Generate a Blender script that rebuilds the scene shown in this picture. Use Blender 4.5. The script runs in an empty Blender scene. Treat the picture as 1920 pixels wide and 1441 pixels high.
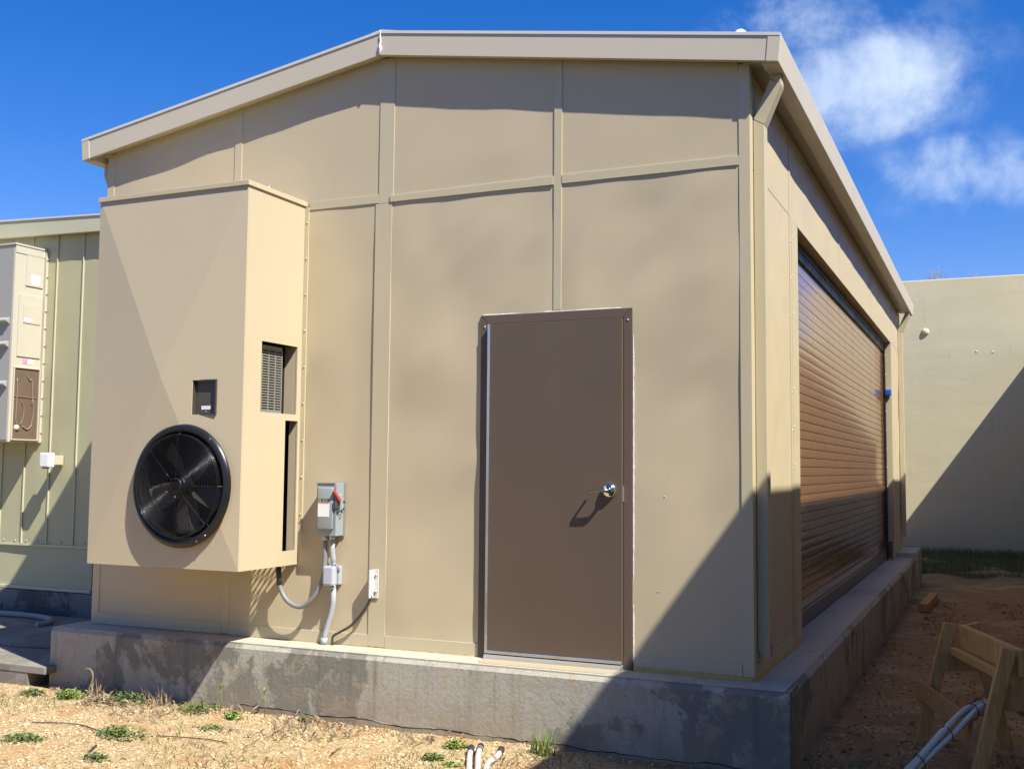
import bpy, bmesh, math, random
import numpy as np
from mathutils import Vector, Matrix, noise

random.seed(7)
rng = np.random.default_rng(7)
S = bpy.context.scene
COL = S.collection

# ------------------------------------------------------------------ camera
cam_d = bpy.data.cameras.new("camera")
cam = bpy.data.objects.new("camera", cam_d)
COL.objects.link(cam)
cr = Vector((0.91338722, 0.40700310, 0.00850122))
cu = Vector((0.02370460, -0.07402152, 0.99697488))
cf = Vector((-0.40640114, 0.91042259, 0.07725815))
cam.matrix_world = Matrix(((cr.x, cu.x, -cf.x, 3.00618), (cr.y, cu.y, -cf.y, -6.40721), (cr.z, cu.z, -cf.z, 1.18407), (0, 0, 0, 1)))
cam_d.sensor_width = 36.0
cam_d.lens = 2026.36 * 36.0 / 1920.0
cam_d.clip_start = 0.05
cam_d.clip_end = 2000
S.camera = cam

# ------------------------------------------------------------------ sky, sun, exposure
SUN_TRAVEL = Vector((-2.2, 1.0, -3.04))
ELEV = math.atan2(3.04, math.hypot(2.2, 1.0))
AZIM = math.atan2(2.2, -1.0)
world = bpy.data.worlds.new("World")
S.world = world
world.use_nodes = True
wn, wl = world.node_tree.nodes, world.node_tree.links
wn.clear()
wout = wn.new("ShaderNodeOutputWorld")
wbg = wn.new("ShaderNodeBackground")
wbg.inputs["Strength"].default_value = 0.062
sky = wn.new("ShaderNodeTexSky")
sky.sky_type = 'NISHITA'
sky.sun_disc = False
sky.sun_elevation = ELEV
sky.sun_rotation = AZIM
sky.air_density = 1.0
sky.dust_density = 0.35
sky.ozone_density = 2.2
hsv = wn.new("ShaderNodeHueSaturation")
hsv.inputs["Saturation"].default_value = 1.40
hsv.inputs["Value"].default_value = 1.25
tint = wn.new("ShaderNodeMix")
tint.data_type = 'RGBA'
tint.blend_type = 'MULTIPLY'
tint.inputs[0].default_value = 1
tint.inputs[7].default_value = (1.08, .995, 1.19, 1)
wl.new(sky.outputs[0], tint.inputs[6])
wl.new(tint.outputs[2], hsv.inputs["Color"])
tc = wn.new("ShaderNodeTexCoord")
nz = wn.new("ShaderNodeTexNoise")
nz.inputs["Scale"].default_value = 13
nz.inputs["Detail"].default_value = 10
nz.inputs["Roughness"].default_value = 0.6
nz.inputs["Distortion"].default_value = 0.25
wl.new(tc.outputs["Generated"], nz.inputs["Vector"])


def wmath(op, a, b=None, clamp=False):
    n = wn.new("ShaderNodeMath")
    n.operation = op
    n.use_clamp = clamp
    for i, v in enumerate((a, b)):
        if v is None:
            continue
        if isinstance(v, (int, float)):
            n.inputs[i].default_value = v
        else:
            wl.new(v, n.inputs[i])
    return n.outputs[0]


# clouds: soft patches of broken cumulus at given bearings (direction, horizontal radius, vertical radius, weight)
CLOUDS = [((-0.105, 0.938, 0.338), .125, .062, .42), ((-0.010, 0.967, 0.250), .10, .034, .36), ((-0.160, 0.916, 0.374), .060, .028, .62), ((-0.150, 0.930, 0.340), .040, .040, .6), ((-0.103, 0.942, 0.325), .075, .040, .95), ((-0.066, 0.940, 0.338), .055, .036, .85),
          ((-0.120, 0.942, 0.308), .060, .030, .75), ((-0.025, 0.9676, 0.247), .060, .022, .62), ((0.012, 0.9694, 0.240), .050, .020, .62),
          ((-0.030, 0.967, 0.262), .03, .022, .5),
          ((0.55, 0.78, 0.30), .16, .06, .8), ((0.8, -0.45, 0.38), .14, .06, .8), ((-0.75, -0.55, 0.35), .17, .06, .8), ((0.2, -0.9, 0.35), .15, .05, .8)]
dens = None
for c, rh, rv, wgt in CLOUDS:
    cv = Vector(c).normalized()
    h = cv.cross(Vector((0, 0, 1))).normalized()
    v = h.cross(cv).normalized()
    d0 = wn.new("ShaderNodeVectorMath"); d0.operation = 'SUBTRACT'
    wl.new(tc.outputs["Generated"], d0.inputs[0]); d0.inputs[1].default_value = cv
    parts = []
    for ax, r in ((h, rh), (v, rv), (cv, max(rh, rv))):
        dd = wn.new("ShaderNodeVectorMath"); dd.operation = 'DOT_PRODUCT'
        wl.new(d0.outputs[0], dd.inputs[0]); dd.inputs[1].default_value = ax / r
        parts.append(wmath('MULTIPLY', dd.outputs["Value"], dd.outputs["Value"]))
    q = wmath('ADD', wmath('ADD', parts[0], parts[1]), parts[2])
    g = wmath('MULTIPLY', wmath('SUBTRACT', 1.0, wmath('MULTIPLY', q, 0.55), True), wgt * 1.08)
    dens = g if dens is None else wmath('MAXIMUM', dens, g)
nn = wmath('MULTIPLY', wmath('SUBTRACT', nz.outputs["Fac"], 0.5), 2.7)
has = wmath('MULTIPLY', dens, 3.0, True)
dens = wmath('ADD', dens, wmath('MULTIPLY', nn, has))
mr = wn.new("ShaderNodeMapRange")
mr.interpolation_type = 'SMOOTHSTEP'
wl.new(dens, mr.inputs["Value"])
mr.inputs["From Min"].default_value = 0.02
mr.inputs["From Max"].default_value = 1.5
mr.inputs["To Max"].default_value = 0.76
cmix = wn.new("ShaderNodeMix")
cmix.data_type = 'RGBA'
wl.new(mr.outputs[0], cmix.inputs[0])
wl.new(hsv.outputs[0], cmix.inputs[6])
cmix.inputs[7].default_value = (8.6, 9.8, 11.0, 1)
wl.new(cmix.outputs[2], wbg.inputs["Color"])
wl.new(wbg.outputs[0], wout.inputs["Surface"])

sun_d = bpy.data.lights.new("sun", 'SUN')
sun_d.energy = 5.0
sun_d.angle = math.radians(0.55)
sun_d.color = (1.0, 0.965, 0.895)
sun = bpy.data.objects.new("sun", sun_d)
sun.rotation_euler = SUN_TRAVEL.to_track_quat('-Z', 'Y').to_euler()
sun.location = (9, -4, 14)
COL.objects.link(sun)

S.view_settings.view_transform = 'Standard'
S.view_settings.look = 'None'
S.view_settings.exposure = 0.85
S.view_settings.gamma = 1.0
S.view_settings.use_curve_mapping = False


# ------------------------------------------------------------------ materials
def srgb(r, g, b):
    return tuple(((c / 255) / 12.92 if c / 255 < .04045 else ((c / 255 + .055) / 1.055) ** 2.4) for c in (r, g, b))


class NT:
    def __init__(self, name):
        self.m = bpy.data.materials.new(name)
        self.m.use_nodes = True
        self.t = self.m.node_tree
        self.n, self.l = self.t.nodes, self.t.links
        self.b = self.n["Principled BSDF"]
        self.tc = self.n.new("ShaderNodeTexCoord")
        self.pos = self.tc.outputs["Object"]

    def link(self, v, sock):
        if isinstance(v, (int, float)):
            sock.default_value = v
        elif isinstance(v, tuple):
            sock.default_value = v if len(v) == 4 or len(sock.default_value) == 3 else (*v, 1)
        else:
            self.l.new(v, sock)

    def noise(self, scale, detail=4, rough=.55, stretch=None, dist=0, off=None):
        n = self.n.new("ShaderNodeTexNoise")
        n.inputs["Scale"].default_value = scale
        n.inputs["Detail"].default_value = detail
        n.inputs["Roughness"].default_value = rough
        n.inputs["Distortion"].default_value = dist
        mp = self.n.new("ShaderNodeMapping")
        if stretch:
            mp.inputs["Scale"].default_value = stretch
        if off:
            mp.inputs["Location"].default_value = off
        self.l.new(self.pos, mp.inputs["Vector"])
        self.l.new(mp.outputs[0], n.inputs["Vector"])
        return n.outputs["Fac"]

    def vor(self, scale, feature='F1', out="Distance", rnd=1):
        n = self.n.new("ShaderNodeTexVoronoi")
        n.feature = feature
        n.inputs["Scale"].default_value = scale
        n.inputs["Randomness"].default_value = rnd
        self.l.new(self.pos, n.inputs["Vector"])
        return n.outputs[out]

    def rng(self, v, a, b, c=0., d=1., smooth=True):
        n = self.n.new("ShaderNodeMapRange")
        if smooth:
            n.interpolation_type = 'SMOOTHSTEP'
        self.link(v, n.inputs["Value"])
        for k, x in zip(("From Min", "From Max", "To Min", "To Max"), (a, b, c, d)):
            n.inputs[k].default_value = x
        return n.outputs[0]

    def mix(self, f, a, b, blend='MIX'):
        n = self.n.new("ShaderNodeMix")
        n.data_type = 'RGBA'
        n.blend_type = blend
        self.link(f, n.inputs[0]); self.link(a, n.inputs[6]); self.link(b, n.inputs[7])
        return n.outputs[2]

    def math(self, op, a, b=0.):
        n = self.n.new("ShaderNodeMath")
        n.operation = op
        self.link(a, n.inputs[0]); self.link(b, n.inputs[1])
        return n.outputs[0]

    def xyz(self):
        n = self.n.new("ShaderNodeSeparateXYZ")
        self.l.new(self.pos, n.inputs[0])
        return n.outputs

    def bump(self, h, strength=.3, dist=.01, prev=None):
        n = self.n.new("ShaderNodeBump")
        n.inputs["Strength"].default_value = strength
        n.inputs["Distance"].default_value = dist
        self.link(h, n.inputs["Height"])
        if prev is not None:
            self.l.new(prev, n.inputs["Normal"])
        return n.outputs[0]

    def done(self, color, rough=.5, metal=0., spec=.5, normal=None, coat=0., coat_rough=.1):
        self.link(color, self.b.inputs["Base Color"])
        self.link(rough, self.b.inputs["Roughness"])
        self.link(metal, self.b.inputs["Metallic"])
        self.b.inputs["Specular IOR Level"].default_value = spec
        if coat:
            self.b.inputs["Coat Weight"].default_value = coat
            self.b.inputs["Coat Roughness"].default_value = coat_rough
        if normal is not None:
            self.l.new(normal, self.b.inputs["Normal"])
        return self.m


def scale_c(c, k):
    return tuple(x * k for x in c)


def painted(name, c, rough=.5, var=.06, spec=.4, bump=.04, metal=0., dirt=0.):
    t = NT(name)
    f = t.noise(1.3, 5, .6)
    col = t.mix(f, scale_c(c, 1 - var), scale_c(c, 1 + var))
    f2 = t.noise(22, 4, .6, (1, 1, .15))
    col = t.mix(t.rng(f2, .55, .8, 0, var * 2.2), col, scale_c(c, .72))
    if dirt:
        d = t.noise(6, 6, .65)
        col = t.mix(t.rng(d, .52, .75, 0, dirt), col, (.16, .11, .07))
    r = t.rng(t.noise(5, 4), .3, .7, rough - .06, rough + .08)
    nrm = t.bump(t.noise(260, 2), bump, .001) if bump else None
    return t.done(col, r, metal, spec, nrm)


BEIGE = (.508, .422, .270)
M = {}
M['beige'] = painted('beige_wall_paint', BEIGE, .5, .035, .35)
M['trim'] = painted('beige_trim_paint', (.502, .432, .278), .46, .03, .4)
M['hvac'] = painted('cabinet_paint', (.512, .428, .278), .47, .03, .4)
M['fascia'] = painted('fascia_paint', (.545, .475, .358), .45, .04, .4)
M['roof'] = painted('roof_paint', (.60, .57, .50), .5, .05, .4)
M['olive'] = painted('olive_wall_paint', (.415, .392, .235), .5, .05, .35)
M['olive_trim'] = painted('olive_trim_paint', (.50, .47, .32), .48, .05, .4)
M['greybeige'] = painted('grey_beige_cabinet_paint', (.50, .46, .355), .45, .04, .4)
M['brown'] = painted('brown_door_paint', (.112, .080, .053), .42, .05, .4, .1)
M['brown_frame'] = painted('brown_frame_paint', (.122, .085, .060), .5, .05, .4, .1)
M['black'] = painted('black_satin_metal', (.012, .012, .012), .32, .15, .5)
M['darkvoid'] = painted('dark_interior', (.012, .011, .010), .8, .1, .2)
M['blackwire'] = painted('black_wire_coating', (.014, .014, .014), .22, .1, .6, 0)
M['greymetal'] = painted('grey_enclosure_paint', (.27, .31, .31), .4, .05, .5)
M['greydark'] = painted('dark_grey_fitting', (.06, .06, .06), .6, .1, .4)  # plain dark grey of small fittings and the nameplate
M['pvc'] = painted('grey_pvc', (.36, .38, .40), .4, .05, .45)
M['flex'] = painted('grey_flex_jacket', (.20, .205, .21), .45, .08, .45)
M['junction'] = painted('grey_plastic', (.42, .44, .50), .35, .05, .5)
M['white'] = painted('white_plastic', (.78, .78, .76), .4, .03, .5)
M['whitetube'] = painted('white_tube', (.62, .57, .48), .4, .05, .5, dirt=.25)
M['greenwhite'] = painted('pale_green_tube', (.42, .50, .41), .4, .05, .5, dirt=.2)
M['lavtube'] = painted('grey_white_tube', (.50, .47, .42), .4, .05, .5, dirt=.2)
M['red'] = painted('red_plastic', (.34, .03, .035), .45, .08, .5)
M['yellow'] = painted('yellow_print', (.6, .55, .08), .5, .05, .4)
M['pink'] = painted('pink_print', (.75, .25, .5), .5, .05, .4)
M['redprint'] = painted('red_print', (.5, .08, .06), .5, .05, .4)
M['greyprint'] = painted('grey_print', (.35, .35, .36), .6, .1, .3)
M['blue'] = painted('blue_plastic', (.02, .16, .62), .4, .08, .5)
M['galv'] = painted('galvanised_steel', (.50, .50, .49), .38, .12, .5, .1, .8)
M['alu'] = painted('aluminium_strip', (.66, .66, .65), .28, .06, .5, .05, .9)
M['dullwhite'] = painted('weathered_white_metal', (.62, .59, .55), .5, .12, .4, dirt=.3)
M['cable'] = painted('dark_cable', (.055, .045, .035), .5, .15, .4)
M['grille'] = painted('grey_grille_paint', (.25, .24, .20), .45, .08, .5)
M['hose'] = painted('grey_hose', (.28, .275, .26), .55, .1, .3)
M['guide'] = painted('black_guide_rail', (.012, .011, .011), .4, .2, .5)

t = NT('scuffed_brown_door')
c = t.mix(t.noise(1.6, 5, .6), (.105, .074, .049), (.122, .088, .059))
sc = t.math('MULTIPLY', t.rng(t.noise(26, 6, .7, (1, 1, .25), .8), .62, .74), t.rng(t.xyz()[2], .55, -.1, 0, .35))
c = t.mix(sc, c, (.30, .25, .20))
c = t.mix(t.rng(t.noise(3.5, 6, .7, (1, 1, .3)), .55, .8, 0, .25), c, (.165, .125, .09))
M['brown_leaf'] = t.done(c, t.rng(t.noise(4, 5), .3, .7, .34, .52), 0, .4, t.bump(t.noise(1.4, 3, .5), .06, .03))
t = NT('chrome'); M['chrome'] = t.done((.82, .83, .84), t.rng(t.noise(60, 2), .3, .7, .05, .12), 1.0)
t = NT('mustard_foam')
M['foam'] = t.done(t.mix(t.noise(14, 5), (.42, .27, .035), (.52, .37, .10)), .8, normal=t.bump(t.noise(60, 4), .8, .01))
t = NT('white_sealant')
M['sealant'] = t.done((.66, .64, .58), .6, normal=t.bump(t.noise(90, 3), .6, .006))

# glossy brown slats
t = NT('brown_slat_enamel')
c = t.mix(t.noise(2.2, 4, .6, (1, .3, 1)), (.235, .112, .043), (.285, .142, .056))
M['slat'] = t.done(c, t.rng(t.noise(9, 4), .3, .7, .12, .20), 0, .55, t.bump(t.noise(2.2, 2, .5, (1, .6, .6)), .03, .02), .5, .05)
t = NT('brown_bar_enamel')
M['slat_dark'] = t.done(t.mix(t.noise(4), (.05, .032, .026), (.075, .05, .04)), .3, 0, .5)


def concrete(name, light, dark, warm, patch=.5, drips=True, zfade=False):
    t = NT(name)
    big = t.noise(1.15, 8, .66, (1, 1, 1.0), .35)
    edge = t.rng(big, patch - .006, patch + .028)
    col = t.mix(edge, light, dark)
    med = t.noise(7, 6, .65, None, .7)
    col = t.mix(t.rng(med, .53, .58, 0, .55), col, warm)
    fine = t.noise(60, 5, .7)
    col = t.mix(t.rng(fine, .3, .75, 0, .35), col, scale_c(dark, .75))
    if drips:
        dr = t.noise(9, 5, .7, (1, 1, .06))
        col = t.mix(t.rng(dr, .50, .72, 0, .6), col, scale_c(dark, .6))
    if zfade:
        z = t.xyz()[2]
        f = t.math('MULTIPLY', t.rng(z, -.14, -.44, 0, .75), t.rng(t.noise(4, 5), .3, .62))
        col = t.mix(f, col, (.31, .245, .165))
    pit = t.rng(t.vor(38), .02, .12, 0, 1)
    n1 = t.bump(t.noise(35, 6, .7), .35, .012)
    n2 = t.bump(pit, .25, .004, n1)
    n3 = t.bump(big, .2, .03, n2)
    return t.done(col, .88, 0, .25, n3)


M['concrete'] = concrete('poured_concrete', (.41, .388, .315), (.205, .196, .162), (.40, .335, .23), .53, True, True)
M['concrete_top'] = concrete('trowelled_concrete', (.47, .437, .345), (.38, .355, .285), (.48, .42, .30), .56, False)
M['slabmat'] = concrete('slab_concrete', (.27, .25, .215), (.19, .178, .145), (.28, .23, .16), .5, False)
M['olivecon'] = concrete('dark_concrete', (.21, .20, .18), (.10, .098, .088), (.23, .19, .15), .52, True)  # darker concrete tone of the neighbour foundation
M['footing'] = concrete('rough_footing_concrete', (.33, .275, .195), (.25, .205, .15), (.35, .28, .19), .5, False)

# painted board-marked wall
t = NT('painted_concrete_wall')
band = t.noise(1.0, 6, .6, (.5, .5, 3.2), .3)
c = t.mix(t.rng(band, .3, .7), (.57, .51, .325), (.60, .54, .35))
c = t.mix(t.rng(t.noise(.7, 5), .4, .7, 0, .5), c, (.52, .46, .30))
c = t.mix(t.rng(t.noise(12, 5, .6, (1, 1, .12)), .57, .75, 0, .3), c, (.42, .37, .24))
h = t.noise(2.2, 6, .6, (.4, .4, 2.2))
nb = t.bump(h, .12, .03)
nb = t.bump(t.noise(30, 5, .7), .2, .006, nb)
M['wallpaint'] = t.done(c, .75, 0, .3, nb)

# ground
t = NT('gravel_and_dirt')
x, y, z = t.xyz()
tan = t.mix(t.rng(t.noise(40, 6, .75), .3, .7), (.30, .20, .11), (.56, .45, .29))
peb = t.vor(85, out="Color")
bw = t.n.new("ShaderNodeRGBToBW"); t.l.new(peb, bw.inputs[0])
tan = t.mix(t.rng(bw.outputs[0], .25, .8), (.32, .222, .11), (.55, .42, .235))
orange = t.mix(t.noise(25, 6, .7), (.36, .19, .08), (.47, .29, .135))
om = t.rng(t.noise(1.9, 5, .6, None, .6, (1.7, .4, 0)), .50, .66)
front = t.mix(om, tan, orange)
brown = t.mix(t.noise(6, 8, .72), (.16, .095, .040), (.40, .26, .125))
pale = t.mix(t.noise(3, 7, .7), (.30, .205, .105), (.50, .37, .21))
bm = t.rng(t.noise(1.1, 6, .65, None, .8), .47, .66)
brown = t.mix(bm, brown, pale)
brown = t.mix(t.rng(t.noise(55, 5, .8), .62, .75, 0, .7), brown, (.34, .26, .17))
side = t.rng(t.math('ADD', x, t.math('MULTIPLY', t.noise(1.5, 5), .9)), 1.1, 1.7)
behind = t.rng(t.math('ADD', y, t.math('MULTIPLY', t.noise(.8, 5), 1.5)), -2.0, -2.7)
c = t.mix(side, front, brown)
c = t.mix(behind, c, t.mix(t.noise(5, 6, .7), (.07, .055, .025), (.13, .10, .05)))  # unseen ground behind the camera, darkened to cut bounce onto the front wall
n1 = t.bump(t.vor(70), .5, .012)
n1 = t.bump(t.noise(24, 8, .78), .55, .03, n1)
M['ground'] = t.done(c, .95, 0, .15, n1)

t = NT('pebble_stone')
oi = t.n.new("ShaderNodeNewGeometry")
rp = oi.outputs["Random Per Island"]
cr_ = t.n.new("ShaderNodeValToRGB")
t.l.new(rp, cr_.inputs[0])
el = cr_.color_ramp.elements
el[0].position = 0; el[0].color = (.28, .16, .075, 1)
el[1].position = 1; el[1].color = (.57, .47, .30, 1)
for p, cc in ((.25, (.42, .29, .155, 1)), (.55, (.53, .41, .245, 1)), (.8, (.58, .48, .32, 1))):
    e = el.new(p); e.color = cc
M['pebble'] = t.done(cr_.outputs[0], .9, 0, .2, t.bump(t.noise(120, 4), .5, .004))
t = NT('dark_clod')
oi = t.n.new("ShaderNodeNewGeometry")
M['clod'] = t.done(t.mix(oi.outputs["Random Per Island"], (.20, .105, .04), (.52, .37, .20)), .95, 0, .15)


def leafmat(name, a, b):
    t = NT(name)
    g = t.n.new("ShaderNodeNewGeometry")
    c = t.mix(g.outputs["Random Per Island"], a, b)
    m = t.done(c, .55, 0, .35)
    t.b.inputs["Transmission Weight"].default_value = 0
    return m


M['leaf'] = leafmat('weed_leaf', (.055, .105, .022), (.15, .21, .055))
M['leaf2'] = leafmat('bright_weed_leaf', (.10, .17, .03), (.24, .30, .07))
M['grass'] = leafmat('grass_blade', (.07, .10, .02), (.22, .23, .06))
M['dry'] = leafmat('dry_stem', (.22, .155, .08), (.46, .37, .24))

# timber
def timber(name, a, b):
    t = NT(name)
    g = t.noise(5, 6, .65, (10, 10, .7), .6)
    c = t.mix(t.rng(g, .3, .7), a, b)
    c = t.mix(t.rng(t.noise(3, 6, .7), .56, .75, 0, .5), c, scale_c(a, .45))
    return t.done(c, .7, 0, .3, t.bump(g, .4, .006))


M['wood'] = timber('sawn_pine', (.42, .23, .075), (.58, .345, .125))
M['wood_dark'] = timber('dark_timber', (.33, .17, .055), (.47, .26, .095))  # darker tone of the same timber


# ------------------------------------------------------------------ mesh helpers
def world_off(parent):
    v = Vector((0, 0, 0))
    while parent is not None:
        v = v + parent.location
        parent = parent.parent
    return v


class MB:
    def __init__(self):
        self.bm = bmesh.new()

    def box(self, x0, x1, y0, y1, z0, z1, bev=0.):
        b = self.bm
        vs = [b.verts.new((x, y, z)) for x in (x0, x1) for y in (y0, y1) for z in (z0, z1)]
        idx = [(0, 1, 3, 2), (4, 6, 7, 5), (0, 4, 5, 1), (2, 3, 7, 6), (0, 2, 6, 4), (1, 5, 7, 3)]
        fs = [b.faces.new([vs[i] for i in f]) for f in idx]
        if bev:
            es = list({e for f in fs for e in f.edges})
            bmesh.ops.bevel(b, geom=es, offset=bev, segments=2, profile=.6, affect='EDGES')
        return self

    def beam(self, p0, p1, w, h, up=(0, 0, 1), bev=0.):
        """rectangular bar from p0 to p1; w across, h along 'up'"""
        p0, p1 = Vector(p0), Vector(p1)
        d = (p1 - p0).normalized()
        s = d.cross(Vector(up)).normalized()
        u = s.cross(d).normalized()
        b = self.bm
        vs = [b.verts.new(p + s * a * w / 2 + u * c * h / 2) for p in (p0, p1) for a in (-1, 1) for c in (-1, 1)]
        idx = [(0, 1, 3, 2), (4, 6, 7, 5), (0, 4, 5, 1), (2, 3, 7, 6), (0, 2, 6, 4), (1, 5, 7, 3)]
        fs = [b.faces.new([vs[i] for i in f]) for f in idx]
        if bev:
            es = list({e for f in fs for e in f.edges})
            bmesh.ops.bevel(b, geom=es, offset=bev, segments=2, profile=.6, affect='EDGES')
        return self

    def prism(self, pts, axis, a0, a1, bev=0.):
        """polygon pts in the plane normal to axis, extruded a0..a1"""
        b = self.bm

        def mk(p, a):
            return {'x': (a, p[0], p[1]), 'y': (p[0], a, p[1]), 'z': (p[0], p[1], a)}[axis]
        A = [b.verts.new(mk(p, a0)) for p in pts]
        B = [b.verts.new(mk(p, a1)) for p in pts]
        n = len(pts)
        fs = [b.faces.new(A), b.faces.new(list(reversed(B)))]
        for i in range(n):
            fs.append(b.faces.new((A[i], B[i], B[(i + 1) % n], A[(i + 1) % n])))
        if bev:
            es = list({e for f in fs for e in f.edges})
            bmesh.ops.bevel(b, geom=es, offset=bev, segments=2, profile=.6, affect='EDGES')
        return self

    def tube(self, path, r, seg=10, closed=False, caps=True):
        b = self.bm
        P = [Vector(p) for p in path]
        n = len(P)
        rings = []
        up = None
        for i, p in enumerate(P):
            if closed:
                d = P[(i + 1) % n] - P[i - 1]
            else:
                d = P[min(i + 1, n - 1)] - P[max(i - 1, 0)]
            d.normalize()
            if up is None:
                up = Vector((0, 0, 1)) if abs(d.z) < .9 else Vector((1, 0, 0))
            s = d.cross(up)
            if s.length < 1e-4:
                s = d.cross(Vector((0, 1, 0)))
            s.normalize()
            up = s.cross(d).normalized()
            rr = r[i] if isinstance(r, (list, tuple)) else r
            rings.append([b.verts.new(p + (s * math.cos(a) + up * math.sin(a)) * rr) for a in [2 * math.pi * k / seg for k in range(seg)]])
        for i in range(n if closed else n - 1):
            A, B = rings[i], rings[(i + 1) % n]
            for k in range(seg):
                f = b.faces.new((A[k], A[(k + 1) % seg], B[(k + 1) % seg], B[k]))
                f.smooth = True
        if caps and not closed:
            b.faces.new(list(reversed(rings[0]))); b.faces.new(rings[-1])
        return self

    def lathe(self, prof, c, axis='y', seg=48, cap=False, smooth=True):
        """prof = list of (radius, axial coord); around axis through c"""
        b = self.bm
        rings = []
        for r, a in prof:
            ring = []
            for k in range(seg):
                th = 2 * math.pi * k / seg
                u, v = r * math.cos(th), r * math.sin(th)
                p = {'y': (c[0] + u, c[1] + a, c[2] + v), 'z': (c[0] + u, c[1] + v, c[2] + a), 'x': (c[0] + a, c[1] + u, c[2] + v)}[axis]
                ring.append(b.verts.new(p))
            rings.append(ring)
        for A, B in zip(rings, rings[1:]):
            for k in range(seg):
                f = b.faces.new((A[k], A[(k + 1) % seg], B[(k + 1) % seg], B[k]))
                f.smooth = smooth
        if cap:
            b.faces.new(list(reversed(rings[0]))); b.faces.new(rings[-1])
        return self

    def quad(self, a, b_, c, d):
        self.bm.faces.new([self.bm.verts.new(p) for p in (a, b_, c, d)])
        return self

    def build(self, name, mat, parent=None, smooth=False):
        bmesh.ops.recalc_face_normals(self.bm, faces=self.bm.faces)
        off = world_off(parent)
        for v in self.bm.verts:
            v.co -= off
        me = bpy.data.meshes.new(name)
        self.bm.to_mesh(me)
        self.bm.free()
        me.materials.append(mat)
        if smooth:
            me.polygons.foreach_set("use_smooth", [True] * len(me.polygons))
        o = bpy.data.objects.new(name, me)
        COL.objects.link(o)
        o.parent = parent
        return o


def tag(o, label=None, cat=None, group=None, kind=None):
    if label: o["label"] = label
    if cat: o["category"] = cat
    if group: o["group"] = group
    if kind: o["kind"] = kind
    return o


def thing(name, loc, label, cat, group=None):
    o = bpy.data.objects.new(name, None)
    o.empty_display_size = .1
    o.location = loc
    COL.objects.link(o)
    return tag(o, label, cat, group)


def mesh_obj(name, verts, faces, mat, parent=None, smooth=False):
    me = bpy.data.meshes.new(name)
    me.from_pydata([tuple(v) for v in verts], [], faces)
    me.materials.append(mat)
    if smooth:
        me.polygons.foreach_set("use_smooth", [True] * len(me.polygons))
    me.update()
    o = bpy.data.objects.new(name, me)
    COL.objects.link(o)
    o.parent = parent
    return o


def fb(x, y, z, oct_=3):
    v, a, s = 0, 1., 1.
    for _ in range(oct_):
        v += a * noise.noise(Vector((x * s, y * s, z * s)))
        a *= .45; s *= 2.1
    return v


def sheet(name, mat, parent, axis, at, out, u0, u1, v0, vtop, seed, amp=.003, step=.045, hole=None, scale=1.6, depth=.012):
    """a slightly wavy metal sheet with a folded rim. axis 'y': u=x,v=z ; axis 'x': u=y,v=z. out = direction (-1/+1) of its face.
    hole=(ua,ub,vb): cut-out from the sheet's foot up to vb"""
    vt = vtop if callable(vtop) else (lambda u: vtop)
    nu = max(2, int(round((u1 - u0) / step)))
    nv = max(2, int(round((vt((u0 + u1) / 2) - v0) / step)))
    us = [u0 + (u1 - u0) * i / nu for i in range(nu + 1)]
    vs = [j / nv for j in range(nv + 1)]
    if hole:
        for e in hole[:2]:
            if u0 < e < u1:
                k = min(range(1, nu), key=lambda i: abs(us[i] - e)); us[k] = e
    off = world_off(parent)
    verts, faces, idx = [], [], {}
    hv = None
    if hole:
        hv = min(range(1, nv), key=lambda j: abs(v0 + (vt(u0) - v0) * vs[j] - hole[2]))
    for j in range(nv + 1):
        for i in range(nu + 1):
            u = us[i]
            v = v0 + (vt(u) - v0) * vs[j]
            if hole and j == hv and hole[0] - 1e-6 <= u <= hole[1] + 1e-6:
                v = hole[2]
            eu = min(1, min(u - u0, u1 - u) / .22); ev = min(1, min(v - v0, vt(u) - v) / .22)
            w = max(0, eu) ** .8 * max(0, ev) ** .8
            d = 4.3 * amp * w * (fb(u * scale * .8 + seed * 3.1, v * scale * .6 - seed, seed * 1.7, 2) + .7 * fb((u + v * .9) * .8 + seed, (u - v) * 1.9, seed + 4, 2))
            a = at + out * d
            p = (u, a, v) if axis == 'y' else (a, u, v)
            idx[i, j] = len(verts)
            verts.append(Vector(p) - off)
    for j in range(nv):
        for i in range(nu):
            if hole and j < hv and us[i] >= hole[0] - 1e-6 and us[i + 1] <= hole[1] + 1e-6:
                continue
            f = (idx[i, j], idx[i + 1, j], idx[i + 1, j + 1], idx[i, j + 1])
            flip = (axis == 'y' and out > 0) or (axis == 'x' and out < 0)
            faces.append(f[::-1] if flip else f)
    # folded rim going back into the wall
    bor = [(i, 0) for i in range(nu)] + [(nu, j) for j in range(nv)] + [(i, nv) for i in range(nu, 0, -1)] + [(0, j) for j in range(nv, 0, -1)]
    if not hole:
        back = []
        for ij in bor:
            p = verts[idx[ij]].copy()
            if axis == 'y': p.y -= out * depth
            else: p.x -= out * depth
            back.append(len(verts)); verts.append(p)
        n = len(bor)
        for k in range(n):
            faces.append((idx[bor[k]], back[k], back[(k + 1) % n], idx[bor[(k + 1) % n]]))
    o = mesh_obj(name, verts, faces, mat, parent)
    sm = [True] * len(o.data.polygons)
    o.data.polygons.foreach_set("use_smooth", sm)
    bmx = bmesh.new(); bmx.from_mesh(o.data)
    for e in bmx.edges:
        if len(e.link_faces) == 2 and e.calc_face_angle(0) > .6:
            e.smooth = False
    bmx.to_mesh(o.data); bmx.free()
    return o


GZ = -.485            # ground level at the building
XL, XR = -3.387, 1.70  # front wall corners
XA, ZR, ZE, XE = -.838, 4.214, 3.762, 1.911
FH = .172
SLOPE = (ZR - ZE) / (XE - XA)
YB = 11.35
YF = -.098
FL = -.035            # slab level


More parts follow.
